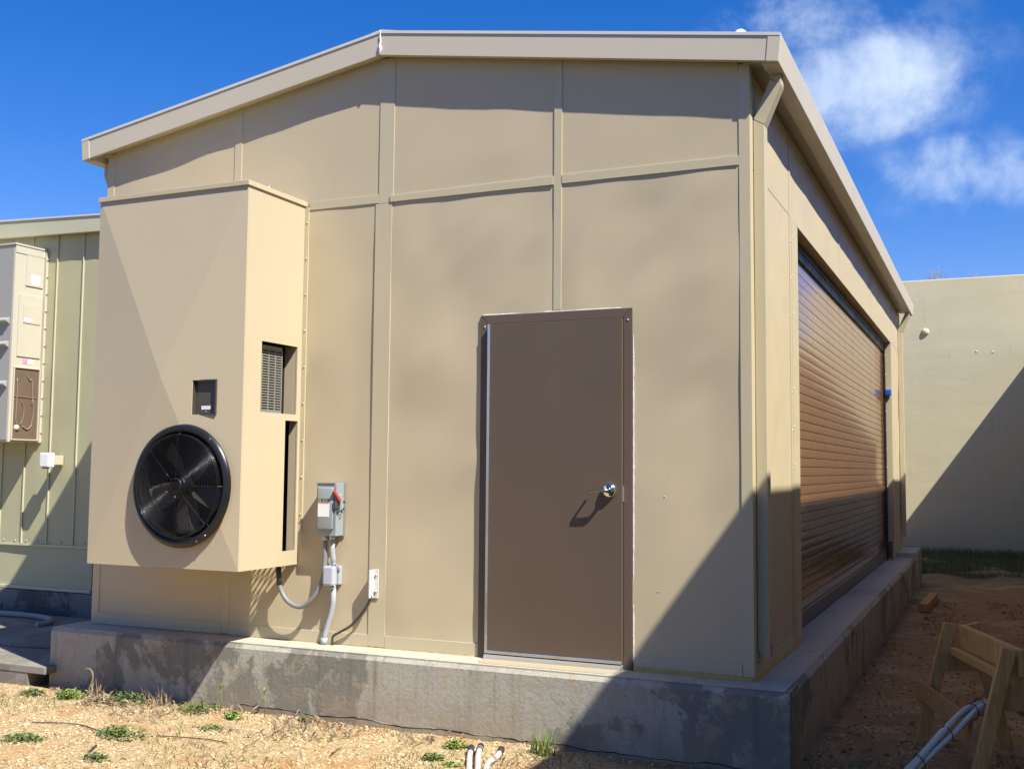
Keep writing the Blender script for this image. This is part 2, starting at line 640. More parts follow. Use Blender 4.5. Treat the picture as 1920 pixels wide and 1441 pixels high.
def roofz(x):
    return ZR - SLOPE * abs(x - XA)


# ------------------------------------------------------------------ ground
gx = np.unique(np.concatenate([np.linspace(-250, -12, 14), np.linspace(-12, -4.4, 24), np.linspace(-4.4, 1.2, 200), np.linspace(1.2, 4.4, 80), np.linspace(4.4, 12, 16), np.linspace(12, 250, 14)]))
gy = np.unique(np.concatenate([np.linspace(-250, -14, 14), np.linspace(-14, -2.6, 40), np.linspace(-2.6, .4, 110), np.linspace(.4, 6, 110), np.linspace(6, 18, 80), np.linspace(18, 250, 14)]))
gv, gf = [], []
for yy in gy:
    for xx in gx:
        z = GZ
        near = 1 if (-14 < yy < 18 and -12 < xx < 12) else 0
        if near:
            z += .018 * fb(xx * 1.1, yy * 1.1, 3) + .010 * fb(xx * 5, yy * 5, 7) + .006 * fb(xx * 16, yy * 16, 1)
            if xx > 1.9 and yy > 3:   # wheel ruts in the dirt
                z += .012 * math.sin(xx * 7 + yy * .9 + 1.5 * fb(xx, yy, 2)) * min(1, (yy - 3) / 3)
            if xx < -3.3 and yy < -.3:
                z += .03 * min(1, (-3.3 - xx) / .8)
        gv.append((xx, yy, z))
nx = len(gx)
for j in range(len(gy) - 1):
    for i in range(nx - 1):
        a = j * nx + i
        gf.append((a, a + 1, a + nx + 1, a + nx))
ground = mesh_obj('ground', gv, gf, M['ground'], None, True)
tag(ground, 'dry ground of pale gravel, orange dirt and brown earth around the building', 'ground', kind='structure')

# concrete slab between the buildings
m = MB()
m.prism([(-9.0, -.37), (-3.46, -.37), (-3.46, 1.62), (-9.0, 1.62)], 'z', -.37, -.315, .006)
m.prism([(-9.0, -.365), (-3.64, -.365), (-3.64, 1.60), (-9.0, 1.60)], 'z', -.70, -.369)
m.prism([(-9.0, .80), (-4.4, .18), (-3.54, .34), (-3.54, 1.60), (-9.0, 1.60)], 'z', -.312, -.296, .004)
slab = m.build('pavement', M['slabmat'])
tag(slab, 'grey concrete slab between the two beige buildings', 'pavement', kind='structure')

# ------------------------------------------------------------------ main building
B = thing('metal_building', (-.84, 5.6, FL), 'beige metal building with gable roof, brown door and brown roll-up shutter', 'building')

# concrete base
m = MB()
FXL, FXR, FYF = -3.53, 1.95, -.262
m.prism([(FXL, GZ - .3), (FXL, -.057), (FXL + .03, FL), (FXR - .028, FL), (FXR, -.062), (FXR, GZ - .3)], 'y', FYF + .02, 11.3)
# chamfered front nosing
m.prism([(FYF, GZ - .3), (FYF, -.066), (FYF + .024, FL), (FYF + .3, FL), (FYF + .3, GZ - .3)], 'x', FXL + .004, FXR - .004)
bmesh.ops.remove_doubles(m.bm, verts=m.bm.verts, dist=1e-5)
m.build('foundation', M['concrete'], B)
# slab top finish, thin trowelled skin
m = MB()
m.box(FXL + .035, FXR - .032, FYF + .028, 11.27, FL - .01, FL + .003)
m.build('slab_top', M['concrete_top'], B)
m = MB()
m.box(1.55, FXR - .004, 10.05, 11.29, FL, .035, .006)
m.build('raised_step', M['concrete_top'], B)
# rough footing lip along the foot of the base, uneven top
verts, faces = [], []
N = 150
for i in range(N + 1):
    x = -1.9 + i / N * (1.85 + 1.9)
    zt = -.435 - .03 * (x + 1.9) / 3.8 + .016 * fb(x * 3, 0, 5) + .006 * fb(x * 22, 1, 2)
    if x < -1.75: zt = -.60
    yo = FYF - .004 - .002 * fb(x * 6, 3, 1)
    verts += [(x, yo, -.75), (x, yo, zt - .006), (x, yo + .006, zt), (x, FYF + .02, zt + .004)]
for i in range(N):
    for k in range(3):
        a = i * 4 + k
        faces.append((a, a + 4, a + 5, a + 1))
off = world_off(B)
foot = mesh_obj('footing', [Vector(v) - off for v in verts], faces, M['footing'], B)
cv_, cf_ = [], []
for i in range(N + 1):
    x, yo, zt_ = verts[i * 4 + 1]
    w = max(.0008, .004 + .005 * fb(x * 4, 9, 2))
    cv_ += [Vector((x, yo - .0015, zt_ - .001)) - off, Vector((x, yo - .0015, zt_ + w)) - off]
for i in range(N):
    a = i * 2
    cf_.append((a, a + 2, a + 3, a + 1))
mesh_obj('crack', cv_, cf_, M['darkvoid'], foot)

# solid core of the walls (behind the sheets) and roof
m = MB()
zt = lambda x: roofz(x) - .157
m.prism([(XL + .01, FL), (XR - .015, FL), (XR - .015, zt(XR)), (XA, zt(XA)), (XL + .01, zt(XL))], 'y', .018, .12)
m.prism([(XL + .01, FL), (XR - .015, FL), (XR - .015, zt(XR)), (XA, zt(XA)), (XL + .01, zt(XL))], 'y', 11.0, 11.2)
m.box(XL + .012, XL + .1, .1, 11.05, FL, zt(XL))
RY0, RY1, RZH = 1.665, 9.52, 2.985     # roller door opening
XD = 1.60                               # shutter plane
m.box(1.58, XR - .014, .1, RY0 - .02, FL, zt(XR))
m.box(1.58, XR - .014, RY1 + .02, 11.05, FL, zt(XR))
m.box(1.58, XR - .014, RY0 - .05, RY1 + .05, RZH + .03, zt(XR))
m.build('wall_core', M['trim'], B)
# roof sheets
for s in (-1, 1):
    m = MB()
    xe = XE - .004 if s > 0 else 2 * XA - XE + .004
    xr = XA
    pts = [(xr, ZR + .004), (xe, ZE + .004), (xe, ZE - .016), (xr, ZR - .016)]
    m.prism(pts, 'y', YF - .006, YB)
    m.build('roof_panel', M['roof'], B)
m = MB()
m.prism([(XA - .16, roofz(XA - .16) + .006), (XA, ZR + .012), (XA + .16, roofz(XA + .16) + .006), (XA, ZR - .004)], 'y', YF + .002, YB)
m.build('ridge_cap', M['roof'], B)
# soffits and gable fascia
for s in (-1, 1):
    xe = XE if s > 0 else 2 * XA - XE
    xc = xe - s * .078
    m = MB()
    m.prism([(XA + s * .004, ZR), (xc, roofz(xc)), (xc, roofz(xc) - FH), (XA + s * .004, ZR - FH)], 'y', YF, YF + .03, .003)
    m.build('gable_fascia', M['fascia'], B)
    m = MB()
    m.prism([(xc + s * .002, roofz(xc)), (xe, ZE), (xe - s * .016, ZE - FH), (xc + s * .002 - s * .016, roofz(xc) - FH)], 'y', YF - .004, YF + .03, .003)
    m.build('fascia_end_cap', M['fascia'], B)
    m = MB()
    xs = XR - .01 if s > 0 else XL + .01
    m.prism([(XA, ZR - FH + .035), (xs, roofz(xs) - FH + .035), (xs, roofz(xs) - FH + .02), (XA, ZR - FH + .02)], 'y', YF + .03, .10)
    m.build('soffit', M['trim'], B)
# white sealant bead on the ridge joint
m = MB()
m.tube([(XA + .004 * math.sin(i * 2.1), YF - .002, ZR - FH * i / 9) for i in range(10)], [.007 + (.007 if i in (6, 7) else 0) for i in range(10)], 6)
m.build('sealant_bead', M['sealant'], B)
# small vent cap on the roof
m = MB()
m.lathe([(.045, 0), (.045, .03), (.038, .055), (.022, .07), (.002, .075)], (1.64, .05, roofz(1.64)), 'z', 20)
m.build('roof_vent', M['white'], B)

# eave gutters
for s in (-1, 1):
    xo = XE if s > 0 else 2 * XA - XE
    f = lambda d: xo - s * d
    m = MB()
    m.prism([(f(0), ZE - .004), (f(.016), ZE - FH), (f(.115), ZE - FH), (f(.125), ZE - FH + .05), (f(.125), ZE - .02)], 'y', YF + .031, 11.32, .003)
    g = m.build('gutter', M['fascia'], B)
    m = MB()
    m.box(min(f(.126), f(.24)), max(f(.126), f(.24)), -.02, 11.3, ZE - FH + .045, ZE - FH + .055)
    m.build('eave_soffit', M['trim'], B)
    for yj in (3.0, 6.1, 9.1):
        m = MB()
        m.prism([(f(-.0015), ZE - .003), (f(.0145), ZE - FH - .0015), (f(.1), ZE - FH - .0015), (f(.1), ZE - FH + .001), (f(.018), ZE - FH + .001), (f(.003), ZE - .004)], 'y', yj, yj + .012)
        m.build('gutter_joint', M['fascia'], B)


# downspouts
def downspout(y0, y1, s, foot=.075):
    f = (lambda x: x) if s > 0 else (lambda x: 2 * XA - x + .01)
    m = MB()
    m.prism([(f(1.808), 3.60), (f(1.872), 3.60), (f(1.872), 3.525), (f(1.808), 3.565)], 'y', y0 + .002, y1 - .002, .003)
    r = m.build('downspout', M['trim'], B)
    m = MB()
    m.prism([(f(1.808), 3.562), (f(1.873), 3.524), (f(1.770), 3.285), (f(1.704), 3.325)], 'y', y0, y1, .003)
    m.build('elbow', M['trim'], r)
    m = MB()
    m.prism([(f(1.703), 3.323), (f(1.7705), 3.284), (f(1.7705), foot), (f(1.703), foot + .055)], 'y', y0 + .001, y1 - .001, .004)
    m.build('pipe', M['trim'], r)
    m = MB()
    m.box(1.7700, 1.7712, y1 - .030, y1 - .012, foot + .012, foot + .085)
    if s > 0:
        m.build('outlet_slot', M['darkvoid'], r)
    else:
        m.bm.free()
    return r


downspout(.10, .20, 1)
downspout(10.85, 10.95, 1, .2)
downspout(.10, .20, -1)

# ---- front wall sheets
topz = lambda x: roofz(x) - .197
Z2 = 3.047
seams = [XL + .03, -2.110, -.822, .460, XR - .03]
FRX0, FRX1, FRZ = -.076, .968, 2.186     # door frame outside
sheet('wall_panel', M['beige'], B, 'y', 0, -1, seams[0], seams[1], FL + .012, topz, 1, .0018)
sheet('wall_panel', M['beige'], B, 'y', 0, -1, seams[1] + .002, seams[2], FL + .012, Z2, 2)
sheet('wall_panel', M['beige'], B, 'y', 0, -1, seams[1] + .002, seams[2], Z2 + .002, topz, 3, .0011)
sheet('wall_panel', M['beige'], B, 'y', 0, -1, seams[2] + .002, seams[3], FL + .012, Z2, 4, .0042, .04, (FRX0 + .01, seams[3] + .01, FRZ - .01))
sheet('wall_panel', M['beige'], B, 'y', 0, -1, seams[2] + .002, seams[3], Z2 + .002, topz, 5, .0012)
sheet('wall_panel', M['beige'], B, 'y', 0, -1, seams[3] + .002, seams[4], FL + .012, Z2, 6, .0036, .04, (seams[3] - .01, FRX1 - .01, FRZ - .01))
sheet('wall_panel', M['beige'], B, 'y', 0, -1, seams[3] + .002, seams[4], Z2 + .002, topz, 7, .0012)


def batten(x0, x1, z0, z1, d=.006, top=None):
    m = MB()
    if top:
        m.prism([(x0, z0), (x1, z0), (x1, top(x1) + .044), (x0, top(x0) + .044)], 'y', -d, .012, .0015)
    else:
        m.box(x0, x1, -d, .012, z0, z1, .0018)
    return m.build('batten', M['trim'], B)


batten(-2.143, -2.078, FL + .014, 0, .005, topz)
# centre batten is two lengths; the lower one stands a touch prouder
batten(-.884, -.768, Z2 - .03, 0, .005, topz)
batten(-.907, -.798 + .022, FL + .010, Z2 - .032, .0055)
batten(.434, .488, FRZ + .012, 0, .0062, topz)
batten(-1.46, -.886, Z2 - .026, Z2 + .034, .007)
batten(-2.076, -1.5, Z2 - .026, Z2 + .034, .007)
m = MB(); m.prism([(-.790, Z2 - .028), (.432, Z2 - .028), (.432, Z2 + .03), (-.790, Z2 + .018)], 'y', -.012, .01, .002)
m.build('batten', M['trim'], B)
batten(.490, 1.634, Z2 - .026, Z2 + .032, .0085)
# base channels
for x0, x1 in ((-3.32, -2.145), (-2.076, -.909), (-.774, FRX0 - .003), (FRX1 + .004, 1.633)):
    m = MB(); m.box(x0, x1, -.006, .01, FL + .006, FL + .088, .002); m.build('base_channel', M['trim'], B)
# head channels under the soffit
for x0, x1 in ((-3.32, -2.145), (-2.076, -.886), (-.766, .432), (.490, 1.633)):
    m = MB()
    m.prism([(x0, topz(x0) - .012), (x1, topz(x1) - .012), (x1, topz(x1) + .044), (x0, topz(x0) + .044)], 'y', -.004, .01, .0012)
    m.build('head_channel', M['trim'], B)
# corner posts
m = MB(); m.prism([(1.636, -.0045), (XR + .004, -.0045), (XR + .004, .075), (XR - .02, .075), (XR - .02, .015), (1.636, .015)], 'z', FL + .004, roofz(XR) - .153, .002)
m.build('corner_trim', M['trim'], B)
m = MB(); m.prism([(XL - .004, -.0045), (XL + .066, -.0045), (XL + .066, .015), (XL + .02, .015), (XL + .02, .075), (XL - .004, .075)], 'z', FL + .004, roofz(XL) - .153, .002)
m.build('corner_trim', M['trim'], B)
# left wall
sheet('wall_panel', M['beige'], B, 'x', XL, -1, .077, 5.4, FL + .01, roofz(XL) - .2, 11)
sheet('wall_panel', M['beige'], B, 'x', XL, -1, 5.402, 11.1, FL + .01, roofz(XL) - .2, 12)
# back wall
m = MB(); m.prism([(XL + .01, FL), (XR - .01, FL), (XR - .01, zt(XR)), (XA, zt(XA)), (XL + .01, zt(XL))], 'y', 11.2, 11.21)
m.build('wall_panel', M['beige'], B)

# ---- right wall
ZT = roofz(XR) - .19
sheet('wall_panel', M['beige'], B, 'x', XR, 1, .077, 1.345, FL + .012, 3.005, 21, .002)
sheet('wall_panel', M['beige'], B, 'x', XR, 1, .077, 1.345, 3.012, ZT, 22, .0008)
ys = [1.405, 4.1, 6.9, 9.72, 9.76]
for i in range(3):
    sheet('wall_panel', M['beige'], B, 'x', XR, 1, ys[i] + .004, ys[i + 1] - .003, RZH + .02, ZT, 23 + i, .0010)
sheet('wall_panel', M['beige'], B, 'x', XR, 1, 9.80, 11.12, FL + .03, 3.005, 27, .002)
sheet('wall_panel', M['beige'], B, 'x', XR, 1, 9.76, 11.12, 3.012, ZT, 28, .0015)


def sbatten(y0, y1, z0, z1, d=.006, name='batten'):
    m = MB(); m.box(XR - .012, XR + d, y0, y1, z0, z1, .0018)
    return m.build(name, M['trim'], B)


sbatten(1.347, 1.407, 3.0, ZT, .005)
for yb in ys[1:3]:
    sbatten(yb - .02, yb + .02, RZH + .022, ZT, .0055)
sbatten(9.70, 9.757, RZH + .022, ZT, .005)
# jamb casings and lintel of the opening: folded trim
m = MB(); m.box(1.585, XR + .010, 1.41, RY0, FL + .006, RZH, .002); m.build('jamb', M['trim'], B)
m = MB(); m.box(1.585, XR + .006, 1.35, 1.408, FL + .006, 2.998, .002); m.build('jamb', M['trim'], B)
m = MB(); m.box(1.585, XR + .010, RY1, 9.70, FL + .006, RZH, .002); m.build('jamb', M['trim'], B)
m = MB(); m.box(1.585, XR + .006, 9.702, 9.795, FL + .006, 2.998, .002); m.build('jamb', M['trim'], B)
m = MB(); m.box(1.585, XR + .008, RY0 - .25, RY1 + .175, RZH + .002, RZH + .02, .002); m.build('lintel', M['trim'], B)
m = MB(); m.box(XR - .005, XR + .007, .08, 1.345, FL + .006, FL + .085, .002); m.build('base_channel', M['trim'], B)
m = MB(); m.box(XR - .005, XR + .007, 9.8, 11.1, FL + .07, FL + .14, .002); m.build('base_channel', M['trim'], B)
m = MB(); m.prism([(XR - .02, 11.12), (XR + .005, 11.12), (XR + .005, 11.2), (XR - .02, 11.2)], 'z', FL + .004, ZT, .002); m.build('corner_trim', M['trim'], B)
m = MB()
for k in range(11):
    m.lathe([(.0055, .009), (.0055, .013), (.002, .0145)], (XR, 1.43, .15 + k * .27), 'x', 8)
    m.lathe([(.0055, .006), (.0055, .010), (.002, .0115)], (XR, 1.378, .12 + k * .27), 'x', 8)
m.build('rivets', M['galv'], B)["kind"] = 'stuff'
# yellow foam squeezed out under the wall
def foam(p0, p1, n, r, seed):
    p0, p1 = Vector(p0), Vector(p1)
    m = MB()
    m.tube([p0.lerp(p1, i / n) + Vector((0, 0, .004 * fb(i * .7, seed, 0))) for i in range(n + 1)], [r * (1 + .5 * fb(i * .9, seed, 3)) for i in range(n + 1)], 7)
    return m.build('foam_sealant', M['foam'], B, True)


foam((.98, -.010, FL + .003), (1.70, -.012, FL + .003), 40, .021, 1)
foam((1.703, -.008, FL + .003), (1.712, 1.66, FL + .003), 60, .019, 2)
foam((-2.0, .0, FL + .002), (-.1, -.002, FL + .002), 90, .0055, 3)

# ---- personnel door
D = MB()
fw = .058
D.box(FRX0, FRX0 + fw, -.013, .03, FL + .002, FRZ, .003)
D.box(FRX1 - fw, FRX1, -.013, .03, FL + .002, FRZ, .003)
D.prism([(FRX0 + .002, FRZ + .001), (FRX1 - .002, FRZ + .001), (FRX1 - fw - .004, FRZ - fw - .001), (FRX0 + fw + .004, FRZ - fw - .001)], 'y', -.0145, .03, .003)
frame = D.build('door_frame', M['brown_frame'], B)
m = MB()
m.box(FRX0 + fw - .004, FRX1 - fw + .004, -.002, .012, FL + .002, FRZ - fw + .004)
m.build('rebate', M['darkvoid'], frame)
for xx in (FRX0 + .028, FRX1 - .03):
    m = MB(); m.lathe([(.006, 0), (.006, -.003), (.001, -.004)], (xx, -.013, FRZ - .075), 'y', 10); m.build('screw', M['galv'], frame)
m = MB(); m.box(.003, .908, -.034, -.003, .024, FRZ - fw - .004, .003)
leaf = m.build('door', M['brown_leaf'], B)
m = MB()
m.box(-.012, .0025, -.041, -.003, .004, FRZ - fw - .004, .003)
m.box(-.0125, -.004, -.046, -.040, .004, FRZ - fw - .004, .002)
m.build('hinge_strip', M['alu'], leaf)
m = MB(); m.box(.003, .908, -.040, -.006, .003, .023, .003); m.box(.003, .908, -.045, -.041, .005, .014, .0015)
m.build('door_sweep', M['alu'], leaf)
m = MB(); m.box(.9085, .914, -.026, -.010, .985, 1.08); m.build('latch_plate', M['galv'], leaf)
hx, hz = .828, 1.053
m = MB(); m.lathe([(.046, 0), (.046, -.006), (.042, -.018), (.032, -.029), (.018, -.034), (.0155, -.037)], (hx, -.034, hz), 'y', 36)
m.build('handle_rose', M['chrome'], leaf)
m = MB()
path = [(hx, -.066, hz), (hx, -.085, hz), (hx - .004, -.094, hz), (hx - .016, -.0985, hz), (hx - .06, -.099, hz - .004), (hx - .108, -.097, hz - .011), (hx - .116, -.092, hz - .012), (hx - .118, -.080, hz - .0125), (hx - .118, -.052, hz - .0125)]
m.tube(path, [.0125, .0115, .011, .0105, .0095, .009, .0085, .008, .0075], 14)
m.build('lever_handle', painted('darkened_metal', (.30, .27, .24), .3, .05, .5, 0, 1.), leaf)  # metal colour toned down to carry the brown door's reflection
# rough sealant edge beside the frame
m = MB()
m.tube([(FRX1 + .004 + .002 * fb(i * .8, 2, 0), -.003, FL + .05 + i / 90 * (FRZ - FL - .05)) for i in range(91)], [.0045 * (1 + .7 * fb(i * 1.3, 0, 4)) for i in range(91)], 6)
m.tube([(FRX0 + .0 + i / 40 * (FRX1 - FRX0), -.003, FRZ + .004) for i in range(41)], [.004 * (1 + .7 * fb(i * 1.3, 6, 4)) for i in range(41)], 6)
m.build('sealant_bead', M['sealant'], B, True)
m = MB(); m.prism([(-.062, FL + .003), (-.052, -.016), (-.040, -.002), (.0, -.002), (.0, FL + .003)], 'x', FRX0 + fw + .001, FRX1 - fw - .001, .002)
m.build('door_sill', M['grille'], B)
# stained threshold skin
t = NT('stained_threshold')
M['stain'] = t.done(t.mix(t.rng(t.noise(3, 5), .35, .65), (.36, .31, .24), (.42, .32, .19)), .85, 0, .25, t.bump(t.noise(40, 5), .3, .006))
m = MB(); m.prism([(.03, -.20), (.86, -.20), (.905, -.15), (.905, -.05), (-.005, -.05), (-.005, -.15)], 'z', FL + .0029, FL + .0065, .001)
m.build('threshold', M['stain'], B)
# small rivets / screws on the front sheets
for (x, z) in ((1.17, 1.02), (1.13, .45), (-.86, .30), (-.845, 1.9), (-1.30, 0.02)):
    m = MB(); m.lathe([(.0035, .003), (.0035, -.002), (.002, -.004), (.0005, -.0045)], (x, -.004, z), 'y', 10); m.build('screw', M['galv'], B)

# ---- rolling shutter
RS = bpy.data.objects.new('roller_shutter', None); COL.objects.link(RS); RS.parent = B
RS.location = Vector((XD, (RY0 + RY1) / 2, FL)) - world_off(B)
m = MB()
SH = .0735
for pts in ([(XD - .009, 0), (XD - .0005, .0018), (XD + .0003, .02), (XD + .0006, .036), (XD + .0003, .052), (XD - .0005, SH - .0045), (XD - .009, SH - .003)],):
    # profile in x-z extruded along y
    A = [m.bm.verts.new((p[0], RY0 + .035, FL + .15 + p[1])) for p in pts]
    Bv = [m.bm.verts.new((p[0], RY1 - .035, FL + .15 + p[1])) for p in pts]
    for i in range(len(pts) - 1):
        m.bm.faces.new((A[i], Bv[i], Bv[i + 1], A[i + 1]))
s0 = m.build('slat', M['slat'], RS)
ns = int((2.93 - .15) / SH)
for k in range(1, ns + 1):
    s = s0.copy(); COL.objects.link(s); s.parent = RS; s.location = (0.0006 * math.sin(k * 2.3), 0, k * SH)
m = MB(); m.box(XD - .02, XD - .010, RY0 + .02, RY1 - .02, FL + .02, 3.0); m.build('shutter_backing', M['slat_dark'], RS)
m = MB(); m.box(XD - .012, XD + .018, RY0 + .035, RY1 - .035, FL + .012, FL + .13, .004); m.box(XD - .012, XD + .006, RY0 + .035, RY1 - .035, FL + .128, FL + .152, .003)
m.build('bottom_bar', M['slat_dark'], RS)
m = MB(); m.box(XD - .01, XD + .012, RY0 + .035, RY1 - .035, FL + .001, FL + .014, .003); m.build('bottom_seal', M['guide'], RS)
for y0 in (RY0 + .004, RY1 - .084):
    m = MB(); m.box(XD - .015, XD + .034, y0, y0 + .08, FL + .004, 2.92, .004); m.build('guide_rail', M['guide'], RS)
m = MB(); m.box(XD - .01, XD + .022, RY0 + .03, RY1 - .03, 2.86, 2.975, .004); m.box(XD + .0, XD + .03, RY0 + .01, RY1 - .01, 2.93, 2.978, .003)
m.build('hood_lintel', M['guide'], RS)
m = MB()
for k in range(11):
    m.lathe([(.008, .034), (.008, .039), (.003, .041)], (XD, RY1 - .045, .2 + k * .26), 'x', 8)
m.build('guide_bolts', M['galv'], RS)["kind"] = 'stuff'

# dark access plate low on the far jamb
m = MB(); m.box(1.63, 1.685, RY1 - .004, RY1 + .002, 0.0, .22, .002); m.build('cover_plate', M['brown_frame'], B)

# ------------------------------------------------------------------ wall-mounted air conditioner
HX0, HX1, HYF, HZ0, HZ1 = -2.793, -1.494, -.66, .500, 3.072
H = thing('air_conditioner', (-2.14, -.33, HZ0), 'tall beige wall-mounted air conditioner cabinet with round black fan on its face', 'air conditioner')
T = .012
FC = (-1.955, HYF - .03, 1.05)   # fan centre
# front face: shallow cross-broken pyramid with a round fan opening
cxm, czm = (HX0 + HX1) / 2, (HZ0 + HZ1) / 2
R0, NSEG = .358, 72
RAISE = .058


def facey(x, z):
    u = abs(x - cxm) / ((HX1 - HX0) / 2); v = abs(z - czm) / ((HZ1 - HZ0) / 2)
    return HYF - RAISE * (1 - max(u, v))


bm = bmesh.new()
corners = [(HX0, HZ0), (HX1, HZ0), (HX1, HZ1), (HX0, HZ1)]
cv = [bm.verts.new((x, HYF, z)) for x, z in corners]
mid = bm.verts.new((cxm, HYF - RAISE, czm))
for i in range(4):
    bm.faces.new((cv[i], cv[(i + 1) % 4], mid))
bb = [bm.verts.new((x, HYF + T, z)) for x, z in corners]
bm.faces.new(bb[::-1])
for i in range(4):
    bm.faces.new((cv[(i + 1) % 4], cv[i], bb[i], bb[(i + 1) % 4]))
bmesh.ops.recalc_face_normals(bm, faces=bm.faces)
me = bpy.data.meshes.new('front_panel'); bm.to_mesh(me); bm.free(); me.materials.append(M['hvac'])
fp = bpy.data.objects.new('front_panel', me); COL.objects.link(fp)
cut = MB(); cut.lathe([(R0, -.3), (R0, .3)], (FC[0], HYF, FC[2]), 'y', NSEG, True); cut = cut.build('cutter', M['hvac'])
cut2 = MB(); cut2.box(-1.886, -1.694, HYF - .1, HYF + .1, 1.523, 1.753); cut2 = cut2.build('cutter', M['hvac'])
for c in (cut, cut2):
    md = fp.modifiers.new('b', 'BOOLEAN'); md.operation = 'DIFFERENCE'; md.object = c; md.solver = 'EXACT'
dg = bpy.context.evaluated_depsgraph_get()
me2 = bpy.data.meshes.new_from_object(fp.evaluated_get(dg))
fp.modifiers.clear()
for v in me2.vertices:
    v.co -= H.location
fp.data = me2; fp.parent = H
me2.materials.clear(); me2.materials.append(M['hvac'])
for c in (cut, cut2):
    bpy.data.objects.remove(c)

# right side with the grille opening and the tall slot
LY0, LY1, LZ0, LZ1 = -.472, -.062, 1.548, 2.028
SY0, SY1, SZ0, SZ1 = -.188, -.040, .600, 1.503
m = MB()
xa, xb = HX1 - T, HX1
m.box(xa, xb, HYF + T + .001, LY0, HZ0, HZ1)
m.box(xa, xb, LY0, 0 - .002, LZ1, HZ1)
m.box(xa, xb, LY1, -.002, LZ0, LZ1)
m.box(xa, xb, LY0, -.002, SZ1, LZ0)
m.box(xa, xb, LY0, SY0, HZ0, SZ1)
m.box(xa, xb, SY1, -.002, SZ0, SZ1)
m.box(xa, xb, SY0, -.002, HZ0, SZ0)
bmesh.ops.remove_doubles(m.bm, verts=m.bm.verts, dist=1e-5)
# drop the inner faces where the rectangles meet
dead = [f for f in m.bm.faces if any(g is not f and set(g.verts) == set(f.verts) for e in f.edges for g in e.link_faces)]
bmesh.ops.delete(m.bm, geom=dead, context='FACES_ONLY')
m.build('side_panel', M['hvac'], H)
m = MB(); m.box(HX0, HX0 + T, HYF + T + .001, -.002, HZ0, HZ1); m.build('side_panel', M['hvac'], H)
m = MB()
m.prism([(HX0 - .012, HYF - .014), (HX1 + .012, HYF - .014), (HX1 + .012, 0), (HX0 - .012, 0)], 'z', HZ1 - .022, HZ1 + .012, .003)
m.build('lid', M['hvac'], H)
m = MB(); m.lathe([(.007, 0), (.007, .02), (.003, .026)], (HX1 - .03, -.40, HZ1 + .012), 'z', 8); m.build('lid_bolt', M['galv'], H)
# bottom: solid in front, expanded-metal screen at the back
m = MB(); m.box(HX0 + T, HX1 - T, HYF + T, -.23, HZ0, HZ0 + .01); m.box(HX0 + T, -2.15, -.23, -.004, HZ0, HZ0 + .01)
m.build('bottom_panel', M['hvac'], H)
m = MB()
x0, x1, y0, y1 = -2.15, HX1 - T, -.23, -.006
for k in range(-14, 40):
    for sgn in (1, -1):
        a = x0 + k * .042
        p0 = [a, y0]; p1 = [a + sgn * .10, y1]
        if sgn < 0: p0[0] += .1; p1[0] += .1
        if min(p0[0], p1[0]) < x0 or max(p0[0], p1[0]) > x1: continue
        m.beam((p0[0], p0[1], HZ0 + .004), (p1[0], p1[1], HZ0 + .004), .011, .003)
m.build('screen', M['grille'], H)["kind"] = 'stuff'
# black sheets added to keep the openings dark: partition, back, grille compartment
m = MB()
m.box(HX0 + T + .002, HX1 - T - .002, -.236, -.230, HZ0 + .012, LZ0 - .02)
m.box(HX0 + T + .002, HX1 - .11, LY0 - .01, LY1 + .05, LZ0 - .02, LZ1 + .03)
m.box(HX0 + T + .002, HX1 - T - .001, -.010, -.004, .56, LZ0 - .03)
m.box(HX1 - .115, HX1 - T - .001, LY0 - .02, -.006, LZ0 - .018, LZ0 - .006)
m.box(HX1 - .115, HX1 - T - .001, LY0 - .012, LY0 - .004, LZ0 - .006, LZ1 + .03)
m.box(HX1 - .115, HX1 - T - .001, LY0 - .02, -.006, LZ1 + .008, LZ1 + .02)
m.build('shade_liner', M['darkvoid'], H)
# tan inner returns of the openings
m = MB()
m.box(HX1 - .12, HX1 - T - .002, LY1 + .002, LY1 + .012, LZ0 - .005, LZ1 + .005)
m.build('reveal', M['hvac'], H)
m = MB()
m.box(HX1 - .075, HX1 - T - .002, SY1 + .002, SY1 + .010, SZ0 - .005, SZ1 + .005)
m.build('reveal', M['hvac'], H)
# louvred grille inside the opening
m = MB()
gxp = HX1 - .062
gy0, gy1, gz0, gz1 = LY0 + .006, LY1 - .105, LZ0 + .002, LZ1 - .035
n = 24
for k in range(n):
    z = gz0 + .02 + (gz1 - gz0 - .03) * k / (n - 1)
    m.beam((gxp, gy0, z), (gxp, gy1, z), .012, .0075)
for k in range(5):
    yv = gy0 + (gy1 - gy0) * k / 4
    m.beam((gxp + .003, yv, gz0), (gxp + .003, yv, gz1), .010, .0065, (0, 1, 0))
m.box(gxp - .006, gxp + .006, gy0, gy1, gz0, gz0 + .018); m.box(gxp - .006, gxp + .006, gy0, gy1, gz1 - .01, gz1 + .02)
m.build('grille', M['grille'], H)["kind"] = 'stuff'
# mounting flange with screws
m = MB(); m.box(HX1 + .001, HX1 + .034, -.012, .001, HZ0 + .22, HZ1 - .03, .002); fl = m.build('flange', M['trim'], H)
m = MB()
for k in range(9):
    m.lathe([(.006, 0), (.006, -.004), (.002, -.006)], (HX1 + .022, -.012, .85 + k * .26), 'y', 8)
m.build('flange_screws', M['galv'], fl)["kind"] = 'stuff'
